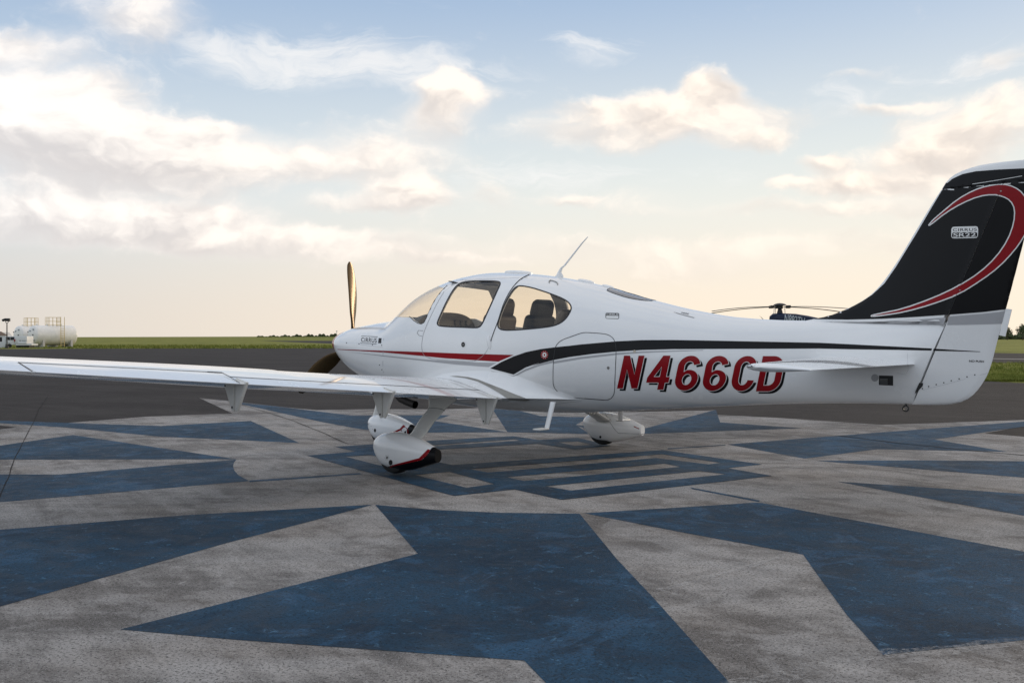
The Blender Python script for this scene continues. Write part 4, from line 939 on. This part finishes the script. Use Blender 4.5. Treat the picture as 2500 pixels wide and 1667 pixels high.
# wing root fairing with anti-skid walkway
def surf_side(x, z):                                    # half width of the fuselage at x, z
    zt, zb, w_, zm, nu, nl = ff(x); e = nu if z > zm else nl; q = abs(z - zm) / ((zt - zm) if z > zm else (zm - zb)); return w_ * max(0, 1 - min(q, 1) ** e) ** (1 / e)
def wing_top(x, y):
    l, n, i, d = wingB.ray_cast(Vector((x, -y, 3)), Vector((0, 0, -1))); return l.z if l else None
for s in (-1, 1):
    rings = []
    for i in range(60):
        XE = 4.08; x = 2.0 + (XE - 2.0) * i / 59; xt = teX(.8)
        g = min(1, max(0, (x - 2.15) / 1.25)); g = g * g * (3 - 2 * g)
        if x < xt - .01:
            yo = surf_side(x, .80) + .015 + .25 * g; zo = (wing_top(x, yo) or .75) + .002; hgt = .03 + .17 * g
        else:
            f = max(0, (x - xt) / (XE - xt)); z_e = teZ(.75) + .012 - .01 * f; sf = surf_side(x, z_e); yo = sf - .004 + (surf_side(xt, .8) + .265 - surf_side(xt, z_e)) * (1 - f) ** 1.7; zo = z_e; hgt = .20 * (1 - f) + .02
        zi = zo + hgt; yi = surf_side(x, zi) - .003; yi2 = surf_side(x, zo + .3 * hgt) 
        A = Vector((x, s * yi, zi)); Bq = Vector((x, s * (yi2 + .25 * (yo - yi2)), zo + .10 * hgt)); D_ = Vector((x, s * yo, zo)); row = []
        for k in range(15): t = k / 14; row.append(A * (1 - t) ** 2 + Bq * 2 * t * (1 - t) + D_ * t * t)
        for k in range(8):                               # underside
            t = (k + 1) / 8; row.append(Vector((x, s * (yo * (1 - t) + .25 * t), zo - .002 - (.03 if x > xt - .01 else .02) * math.sin(t * math.pi / 2) - (0 if x > xt else .03))))
        rings.append(row)
    V, F = loft(rings, closed=False, cap=False); wf = bm_obj('wing_root_fairing', fixed(V, F), white, plane, smooth=50)
    if s < 0: RB = bvh_of(wf, bpy.data.objects['wing'])
WL = bpy.data.objects['wing']
def wline(name, pts, wd, m=dark_gap): decal(name, strip(pts, wd), wingB, m, WL, .0022, 25, maxlen=2)
wline('aileron_gap_seal', [(46, 885), (250, 895), (506, 907.8)], .9); wline('aileron_gap', [(506, 907.8), (542, 909.8)], 2.0); wline('aileron_gap', [(542, 909.6), (560, 919.5), (586, 935.2)], 1.0); wline('aileron_gap', [(44, 884.5), (56, 892), (79, 907)], 1.6)
wline('flap_gap_seal', [(560, 920), (700, 927.5), (900, 938), (1100, 948.5), (1204, 953.8)], .8); wline('flap_gap', [(1204, 953.8), (1241, 975.5)], .8)
walk_px = z1((1135, 1002), (1200, 1000), (1290, 1010), (1370, 1030), (1450, 1062), (1560, 1105), (1680, 1155), (1815, 1205), (1720, 1203), (1625, 1196), (1540, 1140), (1450, 1088), (1360, 1045), (1260, 1018))
decal('wing_walkway', flat_mesh([walk_px]), RB, walk, plane, .003, 6)
# ------------------------------------------------------------------ tailplane
def stab_ring(y, s):
    f = y / 1.96; xl = 6.22 + (6.545 - 6.22) * f; xt = 7.035 + .0 * f; c = xt - xl; t = .058 if y < 1.93 else .058 * math.sqrt(max(.05, 1 - ((y - 1.93) / .0425) ** 2))
    xl += 0 if y < 1.86 else ((y - 1.86) / .1) ** 2 * .10
    return [Vector((xl + px * (xt - xl), s * y, 1.057 + (py - 0) * (t / .05) * (xt - xl) * 1.0 + .012 * (1 - px))) for px, py in airfoil(30, .10, 0.0)]
for s in (-1, 1):
    V, F = loft([stab_ring(y, s) for y in [.02 + (1.84 - .02) * k / 30 for k in range(31)] + [1.86, 1.88, 1.90, 1.92, 1.94, 1.955, 1.965, 1.972]]); full = tmp(fixed(V, F), 's'); full.data.materials.append(white)
    def pl(g):
        q = [(6.80 + g, s * (.14 + g)), (6.80 + g, s * (1.55 - g)), (6.64 + g, s * (1.555 + g)), (6.62 + g, s * 2.1), (7.3, s * 2.1), (7.3, s * (.14 + g))]
        return tmp(prism(q, 'Z', .5, 1.6))
    c1, c2_ = pl(0), pl(.003)
    hs = fin_mesh('horizontal_stabilizer', boolean(full, [c1], 'DIFFERENCE'), [white], plane); el_ = fin_mesh('elevator', boolean(full, [c2_], 'INTERSECT'), [white], hs)
    if s < 0:
        SB = bvh_of(full); decal('stabilizer_tip_boot', flat_mesh([zT((118, 182), (150, 165), (195, 163), (230, 175), (275, 208), (200, 207), (140, 198))]), SB, plastic, hs, .002, 5)
    kill(full, c1, c2_)
kill(fus_full, envo)
# ------------------------------------------------------------------ cabin
def seat(x, y, m, back_h=.62, recl=14, dz=0.0):
    root = bpy.data.objects.new('seat', None); root.location = (x, y, .78); link(root, plane); bpy.context.view_layer.update()
    bm = bmesh.new(); box(bm, Vector((x - .22, y, .90)), (.50, .46, .16), Matrix.Rotation(R(6), 3, 'Y'), .05); bm_obj('seat_cushion', bm, m, root, smooth=50)
    bm = bmesh.new(); rot = Matrix.Rotation(R(recl), 3, 'Y'); box(bm, Vector((x + .10, y, 1.20 + dz)), (.14, .46, back_h), rot, .055)
    for v in bm.verts:
        f = (v.co.z - 1.0) / .5; v.co.y = y + (v.co.y - y) * (1 - .10 * max(0, f) ** 2)
    bm_obj('seat_back', bm, m, root, smooth=50)
    bm = bmesh.new(); box(bm, Vector((x + .19, y, 1.56 + dz)), (.10, .35, .21), rot, .06)
    for v in bm.verts: v.co.y = y + (v.co.y - y) * (1 - .8 * max(0, v.co.z - 1.56 - dz))
    bm_obj('headrest', bm, m, root, smooth=50)
seat(2.80, -.30, tan); seat(2.84, .30, fabric); seat(3.58, -.23, tan, .5, 18, -.13); seat(3.58, .23, tan, .5, 18, -.13)
# instrument panel: a hooded dome across the cabin
bm = bmesh.new(); rings = []
for i in range(14):
    x = 1.56 + .36 * i / 13; row = []
    for k in range(33):
        a = math.pi * k / 32; row.append(Vector((x, -(.42 + .06 * i / 13) * spow(math.cos(a), .75), 1.24 + (.20 + .10 * math.sin(i / 13 * math.pi / 2)) * spow(math.sin(a), .6))))
    rings.append(row)
V, F = loft(rings, closed=False, cap=True); pn = bm_obj('instrument_panel', fixed(V, F), plastic, plane, smooth=40)
bm = bmesh.new(); box(bm, Vector((1.925, -.02, 1.385)), (.012, .24, .18)); bm_obj('panel_display', bm, screen_m, pn)
for k in range(5):
    bm = bmesh.new(); tube(bm, [(1.918, .16 + .09 * (k % 3), 1.43 - .09 * (k // 3)), (1.93, .16 + .09 * (k % 3), 1.43 - .09 * (k // 3))], .032, 16); bm_obj('panel_dial', bm, screen_m, pn, smooth=40)
for s in (-1, 1):
    bm = bmesh.new(); box(bm, Vector((2.34, s * .20, 1.845)), (.16, .26, .010), Matrix.Rotation(R(10), 3, 'Y'), .004); bm_obj('sun_visor', bm, plastic, plane, smooth=40)
bm = bmesh.new(); box(bm, Vector((2.75, 0, .80)), (2.5, .76, .02)); bm_obj('cabin_floor', bm, interior, plane)
# ------------------------------------------------------------------ fuel farm beyond the apron
RV = Vector((math.cos(YAW), math.sin(YAW), 0)); DV = Vector((-math.sin(YAW), math.cos(YAW), 0))
def gp(u, D): p = atD(u, HOR, D); p.z = 0; return p
yellow = mat('yellow_rail', (.58, .44, .18), .6); tankw = mat('tank_white', (.84, .83, .80), .45, build=f_paint((.84, .82, .78), .3)); concrete = mat('concrete', (.52, .50, .47), .85)
navy = mat('heli_blue', (.005, .015, .045), .3, spec=.3); lampblk = mat('lamp_black', (.012, .012, .015), .5); truckw = mat('truck_white', (.66, .67, .68), .35, coat=.3); darkwin = mat('dark_window', (.02, .022, .026), .1)
redl = mat('red_lens', (.30, .02, .02), .3)
ax = (RV * .616 + DV * .788).normalized(); px_ = Vector((-ax.y, ax.x, 0))
def fuel_tank(base, L, r, label, lad, rail0, rail1):
    t = empty('fuel_tank', base, label, 'fuel tank'); zc = r + .25
    bm = bmesh.new(); rings = []
    prof = [(0, .02), (.03, .4), (.10, .66), (.18, .82), (.27, .93), (.36, .985), (.45, 1.0)]; st = prof + [(L - a, b) for a, b in prof[::-1]]
    for a, k in st: rings.append([base + ax * a + Vector((0, 0, zc)) + (px_ * math.cos(q) + Vector((0, 0, 1)) * math.sin(q)) * r * k for q in [2 * math.pi * j / 48 for j in range(48)]])
    V, F = loft(rings); bm_obj('tank_shell', fixed(V, F), tankw, t, smooth=40)
    R3 = Matrix((ax, px_, Vector((0, 0, 1)))).transposed()
    for f in (.2, .83):
        bm = bmesh.new(); box(bm, base + ax * L * f + Vector((0, 0, .52)) , (.28, 2 * r * .92, 1.04), R3, .02); bm_obj('saddle', bm, concrete, t)
    for a in (.9, 2.2, 3.0, 4.1):
        bm = bmesh.new(); c = base + ax * a + Vector((0, 0, zc + r)); tube(bm, [c - Vector((0, 0, .1)), c + Vector((0, 0, .16))], .13, 12); bm_obj('hatch', bm, tankw, t, smooth=40)
    for q in range(7):
        an = .5 + q * .85; c = base + Vector((0, 0, zc)) + (px_ * math.cos(an) + Vector((0, 0, 1)) * math.sin(an)) * r * (.45 if q % 2 else .72) + ax * (.03 if q % 2 else .10)
        bm = bmesh.new(); box(bm, c, (.06, .28 if q % 3 else .18, .16), R3); bm_obj('end_placard', bm, lampblk if q % 3 == 0 else mat('placard_grey', (.22, .25, .30), .5), t)
    # platform railing on top
    top = zc + r; bm = bmesh.new(); pts = [base + ax * a - px_ * b + Vector((0, 0, top)) for a, b in ((rail0, .5), (rail1, .5), (rail1, -.5), (rail0, -.5))]
    for i in range(4):
        a, b_ = pts[i], pts[(i + 1) % 4]
        for h in (.08, .55, 1.05): tube(bm, [a + Vector((0, 0, h)), b_ + Vector((0, 0, h))], .018, 6)
        for k in range(3): p = a.lerp(b_, k / 3); tube(bm, [p - Vector((0, 0, .1)), p + Vector((0, 0, 1.05))], .024, 6)
    bm_obj('platform_railing', bm, yellow, t)
    if lad is not None:
        bm = bmesh.new(); c = base + ax * lad - px_ * (r + .25)
        for o_ in (-.24, .24): tube(bm, [c + ax * o_, c + ax * o_ + Vector((0, 0, top + 1.1))], .035, 6)
        for k in range(9): tube(bm, [c - ax * .24 + Vector((0, 0, .3 + .3 * k)), c + ax * .24 + Vector((0, 0, .3 + .3 * k))], .022, 6)
        for h in (top, top + .5, top + 1.05): tube(bm, [c - ax * .24 + Vector((0, 0, h)), c - ax * .24 + px_ * (r - .2) + Vector((0, 0, h))], .025, 6)
        bm_obj('ladder', bm, yellow, t)
    return t
tb = gp(74, 130)
fuel_tank(tb, 5.9, 1.27, 'white horizontal fuel tank with yellow ladder nearest the grass', 3.45, 2.2, 3.7)
fuel_tank(tb - RV * 2.9 + DV * 2.2, 5.9, 1.25, 'white fuel tank standing behind the laddered tank', None, 1.3, 2.7)
# flood light
lb = gp(17, 119); fl = empty('flood_light', lb, 'black twin-head flood light on a short pole beside the tanks', 'flood light')
bm = bmesh.new(); tube(bm, [lb, lb + Vector((0, 0, .25)), lb + Vector((0, 0, .26)), lb + Vector((0, 0, 2.95))], [.22, .2, .07, .055], 12); bm_obj('pole', bm, lampblk, fl, smooth=40)
bm = bmesh.new(); tube(bm, [lb + Vector((0, 0, 2.9)), lb - RV * .16 + Vector((0, 0, 3.0)), lb - RV * .16 + Vector((0, 0, 3.2))], .035, 8); tube(bm, [lb + Vector((0, 0, 2.95)), lb + RV * .16 + Vector((0, 0, 3.0)), lb + RV * .16 + Vector((0, 0, 3.2))], .035, 8); bm_obj('bracket', bm, lampblk, fl)
RL = Matrix((RV, DV, Vector((0, 0, 1)))).transposed()
bm = bmesh.new(); box(bm, lb + RV * .13 + Vector((0, 0, 3.3)), (.40, .35, .36), RL, .04); bm_obj('lamp_head', bm, lampblk, fl, smooth=40)
bm = bmesh.new(); box(bm, lb - RV * .30 + Vector((0, 0, 3.3)), (.46, .35, .26), RL @ Matrix.Rotation(R(-20), 3, 'Y'), .05); bm_obj('lamp_head', bm, lampblk, fl, smooth=40)
for u, lab_ in ((9.5, 'yellow steel bollard between the pump cabinet and the flood light'), (25.5, 'yellow steel bollard in front of the fuel truck cab'), (41.3, 'yellow steel bollard beside the red light of the fuel truck')):
    c = gp(u, 127); bl = empty('bollard', c, lab_, 'bollard', 'yellow bollards by the fuel tanks')
    bm = bmesh.new(); tube(bm, [c, c + Vector((0, 0, .86)), c + Vector((0, 0, .93)), c + Vector((0, 0, .95))], [.11, .11, .08, .03], 14); bm_obj('post', bm, mat('bollard_yellow', (.42, .24, .06), .6), bl, smooth=40)
    bm = bmesh.new(); tube(bm, [c - Vector((0, 0, .005)), c + Vector((0, 0, .06))], .17, 14); bm_obj('footing', bm, concrete, bl, smooth=40)
# fuel truck: cab to the left, service body to the right
tc_ = gp(50, 124); ft = empty('fuel_truck', tc_, 'white fuel truck with dark cab windows parked in front of the tanks', 'truck')
def tb_box(nm, r0, r1, z0, z1_, d, m, bev=.03, dd=0):
    bm = bmesh.new(); box(bm, tc_ + RV * (r0 + r1) / 2 + DV * dd + Vector((0, 0, (z0 + z1_) / 2)), (r1 - r0, d, z1_ - z0), RL, bev); return bm_obj(nm, bm, m, ft, smooth=40)
tb_box('cab', -1.42, -.3, .35, 1.40, 1.6, truckw, .08); tb_box('service_body', -.28, 1.18, .50, 1.42, 1.7, truckw, .06); tb_box('deck', -.2, 1.75, .30, .48, 1.7, truckw, .02); tb_box('underframe', -.2, 1.4, .04, .30, 1.4, lampblk, .01)
for a, b_ in ((-1.33, -.88), (-.82, -.37)): tb_box('cab_window', a, b_, .95, 1.32, .03, darkwin, 0, -.81)
tb_box('tail_light', -.36, -.22, .75, 1.05, .1, redl, .02, -.86); tb_box('tool_box', .15, 1.15, .50, .72, .08, truckw, .01, -.87)
bm = bmesh.new()
for q in (((.28, .78), (.36, 1.0), (.40, .78)), ((.36, 1.0), (.44, .78), (.41, .78))):
    bm.faces.new([bm.verts.new(tc_ + RV * a + DV * -.856 + Vector((0, 0, b_))) for a, b_ in q])
bm_obj('door_logo', bm, lampblk, ft)
bm = bmesh.new(); box(bm, tc_ + RV * .80 + DV * -.856 + Vector((0, 0, .86)), (.5, .012, .07), RL); bm_obj('logo_lettering', bm, mat('placard_grey'), ft)
for r_ in (-1.05, .9):
    bm = bmesh.new(); c = tc_ + RV * r_ + Vector((0, 0, .3)); tube(bm, [c - DV * .8, c - DV * .6], .3, 20); bm_obj('wheel', bm, rubber, ft, smooth=40)
kc = gp(2, 124); kk = empty('pump_cabinet', kc, 'white pump cabinet with a dark opening beside the flood light', 'cabinet')
bm = bmesh.new(); box(bm, kc + Vector((0, 0, .70)), (1.7, 1.2, 1.40), RL, .03); bm_obj('housing', bm, truckw, kk, smooth=40)
bm = bmesh.new(); box(bm, kc + RV * -.05 - DV * .60 + Vector((0, 0, 1.02)), (1.0, .03, .55), RL); bm_obj('opening', bm, darkwin, kk)
bm = bmesh.new(); box(bm, kc + Vector((0, 0, 1.43)), (1.8, 1.3, .06), RL); bm_obj('lid', bm, truckw, kk)
# two far barns
for u, D, w_, h_, rc, lb_ in ((-10, 420, 5, 3.7, (.10, .07, .05), 'far brown-roofed barn behind the pump cabinet'), (10, 430, 2.2, 3.4, (.5, .5, .5), 'far pale-roofed shed behind the flood light')):
    c = gp(u, D); bn = empty('barn', c, lb_, 'barn'); bm = bmesh.new(); box(bm, c + Vector((0, 0, h_ * .3)), (w_, 8, h_ * .6), RL); bm_obj('wall', bm, mat('barn_wall', (.22, .18, .15), .9), bn)
    bm = bmesh.new(); A = [c + RV * a + DV * d + Vector((0, 0, z)) for d in (-4.4, 4.4) for a, z in ((-w_ * .56, h_ * .55), (0, h_), (w_ * .56, h_ * .55))]; vv = [bm.verts.new(p) for p in A]
    for f in ((0, 1, 2), (3, 5, 4), (0, 3, 4, 1), (1, 4, 5, 2), (0, 2, 5, 3)): bm.faces.new([vv[i] for i in f])
    bm_obj('roof', bm, mat('barn_roof_%d' % u, rc, .8), bn)
# small mast far off beside the nose
mc = gp(822, 1350); mm = empty('radio_mast', mc, 'thin far-off radio mast standing above the distant woods', 'mast')
bm = bmesh.new(); tube(bm, [mc, mc + Vector((0, 0, 9.5))], .35, 6); bm_obj('pole', bm, concrete, mm); bm = bmesh.new(); box(bm, mc + Vector((0, 0, 9.6)), (2.2, 1, .7), RL); bm_obj('head', bm, concrete, mm)

# ------------------------------------------------------------------ vegetation
def f_leaf(c0, c1):
    def f(N, b, t):
        oi = N.n.new('ShaderNodeObjectInfo'); p = pos(N); N.put(b.inputs['Base Color'], N.mix(N.mr(N.noise(p, .9, 3, .6), .35, .65), c0, c1)); b.inputs['Transmission Weight'].default_value = 0
    return f
leaf_m = mat('tree_leaves', (.06, .08, .03), .8, spec=.2, build=f_leaf((.035, .048, .020), (.085, .105, .045))); bark = mat('bark', (.07, .055, .04), .9)
wood_m = mat('far_wood_leaves', (.06, .08, .04), .9, spec=.1, build=f_leaf((.06, .078, .038), (.10, .118, .06)))
def crown_mesh(bm, c, rx, rz, n, size, rnd):
    lobes = [(c + Vector((rnd.uniform(-.55, .55) * rx, rnd.uniform(-.55, .55) * rx, rnd.uniform(-.45, .6) * rz)), rnd.uniform(.35, .6)) for _ in range(9)]
    for _ in range(n):
        lc, lr = rnd.choice(lobes); d = Vector((rnd.gauss(0, 1), rnd.gauss(0, 1), rnd.gauss(0, 1))).normalized() * (rnd.random() ** .4)
        p = lc + Vector((d.x * rx * lr, d.y * rx * lr, d.z * rz * lr)); a = Vector((rnd.gauss(0, 1), rnd.gauss(0, 1), rnd.gauss(0, 1))).normalized(); b_ = a.orthogonal().normalized(); s = size * rnd.uniform(.5, 1.3)
        vv = [bm.verts.new(p + a * s), bm.verts.new(p + b_ * s * .7), bm.verts.new(p - a * s), bm.verts.new(p - b_ * s * .7)]; bm.faces.new(vv)
rnd = random.Random(3)
def tree(u, D, h, label, grp):
    c = gp(u, D); t = empty('broadleaf_tree', c, label, 'tree', grp); bm = bmesh.new()
    tube(bm, [c - Vector((0, 0, .2)), c + Vector((.1, 0, h * .25)), c + Vector((0, .1, h * .55)), c + Vector((.1, .1, h * .8))], [h * .03, h * .024, h * .015, h * .006], 8)
    for k in range(5):
        a = k * 1.3 + rnd.random(); s = c + Vector((0, 0, h * (.28 + .09 * k))); tube(bm, [s, s + Vector((math.cos(a) * h * .14, math.sin(a) * h * .14, h * .12)), s + Vector((math.cos(a) * h * .24, math.sin(a) * h * .24, h * .2))], [h * .012, h * .008, h * .004], 6)
    bm_obj('trunk', bm, bark, t, smooth=50)
    bm = bmesh.new(); crown_mesh(bm, c + Vector((0, 0, h * .60)), h * .46, h * .40, 900, h * .035, rnd); bm_obj('crown', bm, leaf_m, t, recalc=False)
for i in range(11): tree(2380 + i * 27 + rnd.uniform(-9, 9), 440 + rnd.uniform(-30, 60), rnd.uniform(6.3, 8.2), 'leafy green tree in the row beyond the far service road', 'trees beyond the service road')
for i in range(5): tree(1235 + i * 24 + rnd.uniform(-6, 6), 470 + rnd.uniform(-20, 20), rnd.uniform(4.6, 6.2), 'small tree seen through the cabin windows beyond the field', 'trees seen through the cabin')
bm = bmesh.new()
def wood(u0, u1, D, h0, h1, n):
    for k in range(n):
        f = rnd.random(); u = u0 + (u1 - u0) * f; c = gp(u, D * rnd.uniform(.97, 1.03)); h = (h0 + (h1 - h0) * f) * (.75 + .25 * math.sin(u * .21) + .15 * math.sin(u * .67))
        p = c + Vector((0, 0, rnd.random() ** .7 * h)); a = Vector((rnd.gauss(0, 1), rnd.gauss(0, 1), rnd.gauss(0, 1))).normalized(); b_ = a.orthogonal().normalized(); s = rnd.uniform(.6, 1.5)
        bm.faces.new([bm.verts.new(p + a * s), bm.verts.new(p + b_ * s), bm.verts.new(p - a * s), bm.verts.new(p - b_ * s)])
wood(628, 860, 1350, 2.6, 6.2, 5200); wood(2300, 2620, 600, 3.2, 3.2, 3000); wood(860, 2300, 1500, 5, 5, 6000)
stuff(bm_obj('distant_woods', bm, wood_m, recalc=False), 'low band of distant woods along the horizon', 'woods')
bm = bmesh.new()
def tuft(p, h):
    for _ in range(4):
        a = rnd.uniform(0, 6.28); d = Vector((math.cos(a), math.sin(a), 0)); w_ = .012 * h / .1; q = p + Vector((rnd.uniform(-.06, .06), rnd.uniform(-.06, .06), 0))
        bm.faces.new([bm.verts.new(q - d.orthogonal().normalized() * w_), bm.verts.new(q + d.orthogonal().normalized() * w_), bm.verts.new(q + d * h * .5 + Vector((0, 0, h)))])
for k in range(5200):
    u = rnd.uniform(2330, 2560); v = 932 - 46 * rnd.random() ** 2.2; p = onZ(u, v, -.02); tuft(p, rnd.uniform(.05, .13))
for k in range(3600):
    u = rnd.uniform(165, 835); p = onZ(u, rnd.uniform(843, 851.5), -.02); tuft(p, rnd.uniform(.12, .30))
for k in range(700):
    u = rnd.uniform(0, 180); p = onZ(u, rnd.uniform(845, 850.5), -.02); tuft(p, rnd.uniform(.1, .22))
def f_tuft(N, b, t): N.put(b.inputs['Base Color'], N.mix(N.mr(N.noise(pos(N), .7, 4, .6), .35, .65), (.085, .115, .016), (.23, .24, .06)))
stuff(bm_obj('grass_tufts', bm, mat('grass_blades', (.12, .15, .03), .9, spec=.1, build=f_tuft), recalc=False), 'uneven tufts of grass along the apron edge', 'grass')

# ------------------------------------------------------------------ helicopter parked behind the airplane
HD = 60.0; hb = gp(1904, HD); S_ = HD / 2500.0
heli = empty('helicopter', hb, 'dark blue helicopter parked on the apron behind the airplane fuselage', 'helicopter')
fw = (-RV * .96 + DV * .28).normalized(); sdv = Vector((-fw.y, fw.x, 0))          # nose to the left
def hpt(f, s, z): return hb + fw * f + sdv * s + Vector((0, 0, z))
rings = []
for f, zc, hw, hh in [(3.4, 1.10, .05, .05), (3.25, 1.12, .35, .32), (2.9, 1.18, .62, .55), (2.3, 1.28, .85, .75), (1.5, 1.36, .92, .86), (.6, 1.38, .92, .86), (-.4, 1.38, .85, .78), (-1.3, 1.45, .62, .58), (-2.1, 1.58, .34, .36), (-3.2, 1.68, .22, .23), (-5.0, 1.80, .17, .18), (-6.6, 1.90, .13, .13)]:
    rings.append([hpt(f, hw * spow(math.cos(a), .85), zc + hh * spow(math.sin(a), .85)) for a in [2 * math.pi * k / 32 for k in range(32)]])
V, F = loft(rings); body = bm_obj('body', fixed(V, F), navy, heli, smooth=40)
rings = []
for f, z0, z1_, hw in [(.62, 2.05, 2.12, .30), (.58, 2.0, 2.50, .42), (.40, 2.0, 2.66, .48), (-.1, 2.0, 2.68, .52), (-.9, 1.9, 2.64, .50), (-1.6, 1.8, 2.52, .42), (-2.2, 1.75, 2.38, .30), (-2.65, 1.9, 2.26, .12)]:
    zm = (z0 + z1_) / 2; rings.append([hpt(f, hw * spow(math.cos(a), .6), zm + (z1_ - z0) / 2 * spow(math.sin(a), .6)) for a in [2 * math.pi * k / 32 for k in range(32)]])
V, F = loft(rings); cowl = bm_obj('engine_cowling', fixed(V, F), navy, heli, smooth=40); CB = bvh_of(cowl)
bm = bmesh.new(); tube(bm, [hpt(0, 0, 2.6), hpt(0, 0, 2.85), hpt(0, 0, 3.0)], [.20, .13, .10], 16); tube(bm, [hpt(.05, 0, 2.95), hpt(.05, 0, 3.12)], .24, 16); bm_obj('rotor_mast', bm, lampblk, heli, smooth=40)
bm = bmesh.new(); rg = []
for z, r_ in ((3.13, .38), (3.17, .37), (3.22, .28), (3.26, .14), (3.27, .02)): rg.append([hpt(r_ * math.cos(2 * math.pi * k / 24), r_ * math.sin(2 * math.pi * k / 24), z) for k in range(24)])
V, F = loft(rg); bm_obj('rotor_cap', fixed(V, F), lampblk, heli, smooth=50)
tip_px = [(1725, 764.8), (1765, 770.5), (2090, 757.5), (2040, 771)]
for k, (u, v) in enumerate(tip_px):
    a0 = hpt(0, 0, 3.03); D_t = HD + (-3.2, 3.2, 3.0, -3.0)[k]; e = atD(u, v, D_t); d = (e - a0); flat = Vector((d.x, d.y, 0)); d = d * (5.35 / flat.length); d.z = -.32 if k < 2 else -.28; dn = Vector((d.x, d.y, 0)).normalized(); sn = Vector((-dn.y, dn.x, 0)); rg = []
    for i in range(14):
        f = i / 13; p = a0 + Vector((d.x, d.y, 0)) * (.06 + .94 * f) + Vector((0, 0, .02 + d.z * f * f)); ch = .05 if f < .08 else .15
        rg.append([p + sn * ch * math.cos(q) + Vector((0, 0, .022 * math.sin(q))) for q in [2 * math.pi * j / 10 for j in range(10)]])
    V, F = loft(rg); bm_obj('rotor_blade', fixed(V, F), mat('blade_tan', (.16, .14, .11), .5), heli, smooth=50)
    bm = bmesh.new(); p = a0 + dn * .62; box(bm, p + Vector((0, 0, .02)), (.28, .10, .16), Matrix((dn, sn, Vector((0, 0, 1)))).transposed(), .02); bm_obj('blade_cuff', bm, lampblk, heli)
for f, s in ((.35, .2), (-.3, -.22), (.28, -.2)):
    bm = bmesh.new(); tube(bm, [hpt(f, s, 2.55), hpt(f * .9, s * .9, 3.0)], .018, 6); bm_obj('pitch_link', bm, steel, heli)
bm = prism([(0, 0), (.10, 0), (.42, .40)], 'Y', -.02, .02)
for v in bm.verts: v.co = hpt(.75 + v.co.x, v.co.y, 2.16 + v.co.z)
bm_obj('wire_cutter', bm, lampblk, heli)
tm = quadmap(text_mesh('N882TH', offset=1.0), zH((880, 490), (1650, 640), (1640, 860), (865, 860))); decal('registration_lettering', tm, CB, mat('pale_lettering', (.42, .47, .52), .5), heli, .01, 5)
bm = bmesh.new()
for s in (-1, 1):
    tube(bm, [hpt(2.2, s * 1.05, .16), hpt(1.9, s * 1.05, .06), hpt(-1.6, s * 1.05, .06)], .045, 10); 
bm_obj('skid', bm, lampblk, heli, smooth=40)
for f in (1.2, -.9):
    bm = bmesh.new(); tube(bm, [hpt(f, -1.05, .06), hpt(f, -.6, .62), hpt(f, .6, .62), hpt(f, 1.05, .06)], .04, 10); bm_obj('cross_tube', bm, lampblk, heli, smooth=40)
bm = prism([(-5.9, 1.9), (-6.5, 2.6), (-6.95, 2.6), (-6.65, 1.85), (-6.9, 1.2), (-6.5, 1.2)], 'Y', -.05, .05)
for v in bm.verts: v.co = hpt(v.co.x, v.co.y, v.co.z)
bm_obj('tail_fin', bm, navy, heli); bm = bmesh.new(); box(bm, hpt(-5.0, 0, 1.85), (.45, 2.2, .05), Matrix((fw, sdv, Vector((0, 0, 1)))).transposed(), .02); bm_obj('tail_plane', bm, navy, heli)
bm = bmesh.new()
for s in (-1, 1):
    pass
W_ = [hpt(2.95, s * .55, z) for s, z in ()]
for s in (-1, 1):
    b2 = bmesh.new(); q = [(2.75, 1.25), (2.2, 1.95), (1.3, 2.05), (1.2, 1.35)]; vv = []
    BD = bvh_of(body)
    for f, z in q: l, n, i, d = BD.ray_cast(hpt(f, s * 3, z), -sdv * s); vv.append(b2.verts.new((l if l else hpt(f, s * .8, z)) + sdv * s * .03))
    b2.faces.new(vv); bm_obj('cabin_window', b2, darkwin, heli)
bm.free()
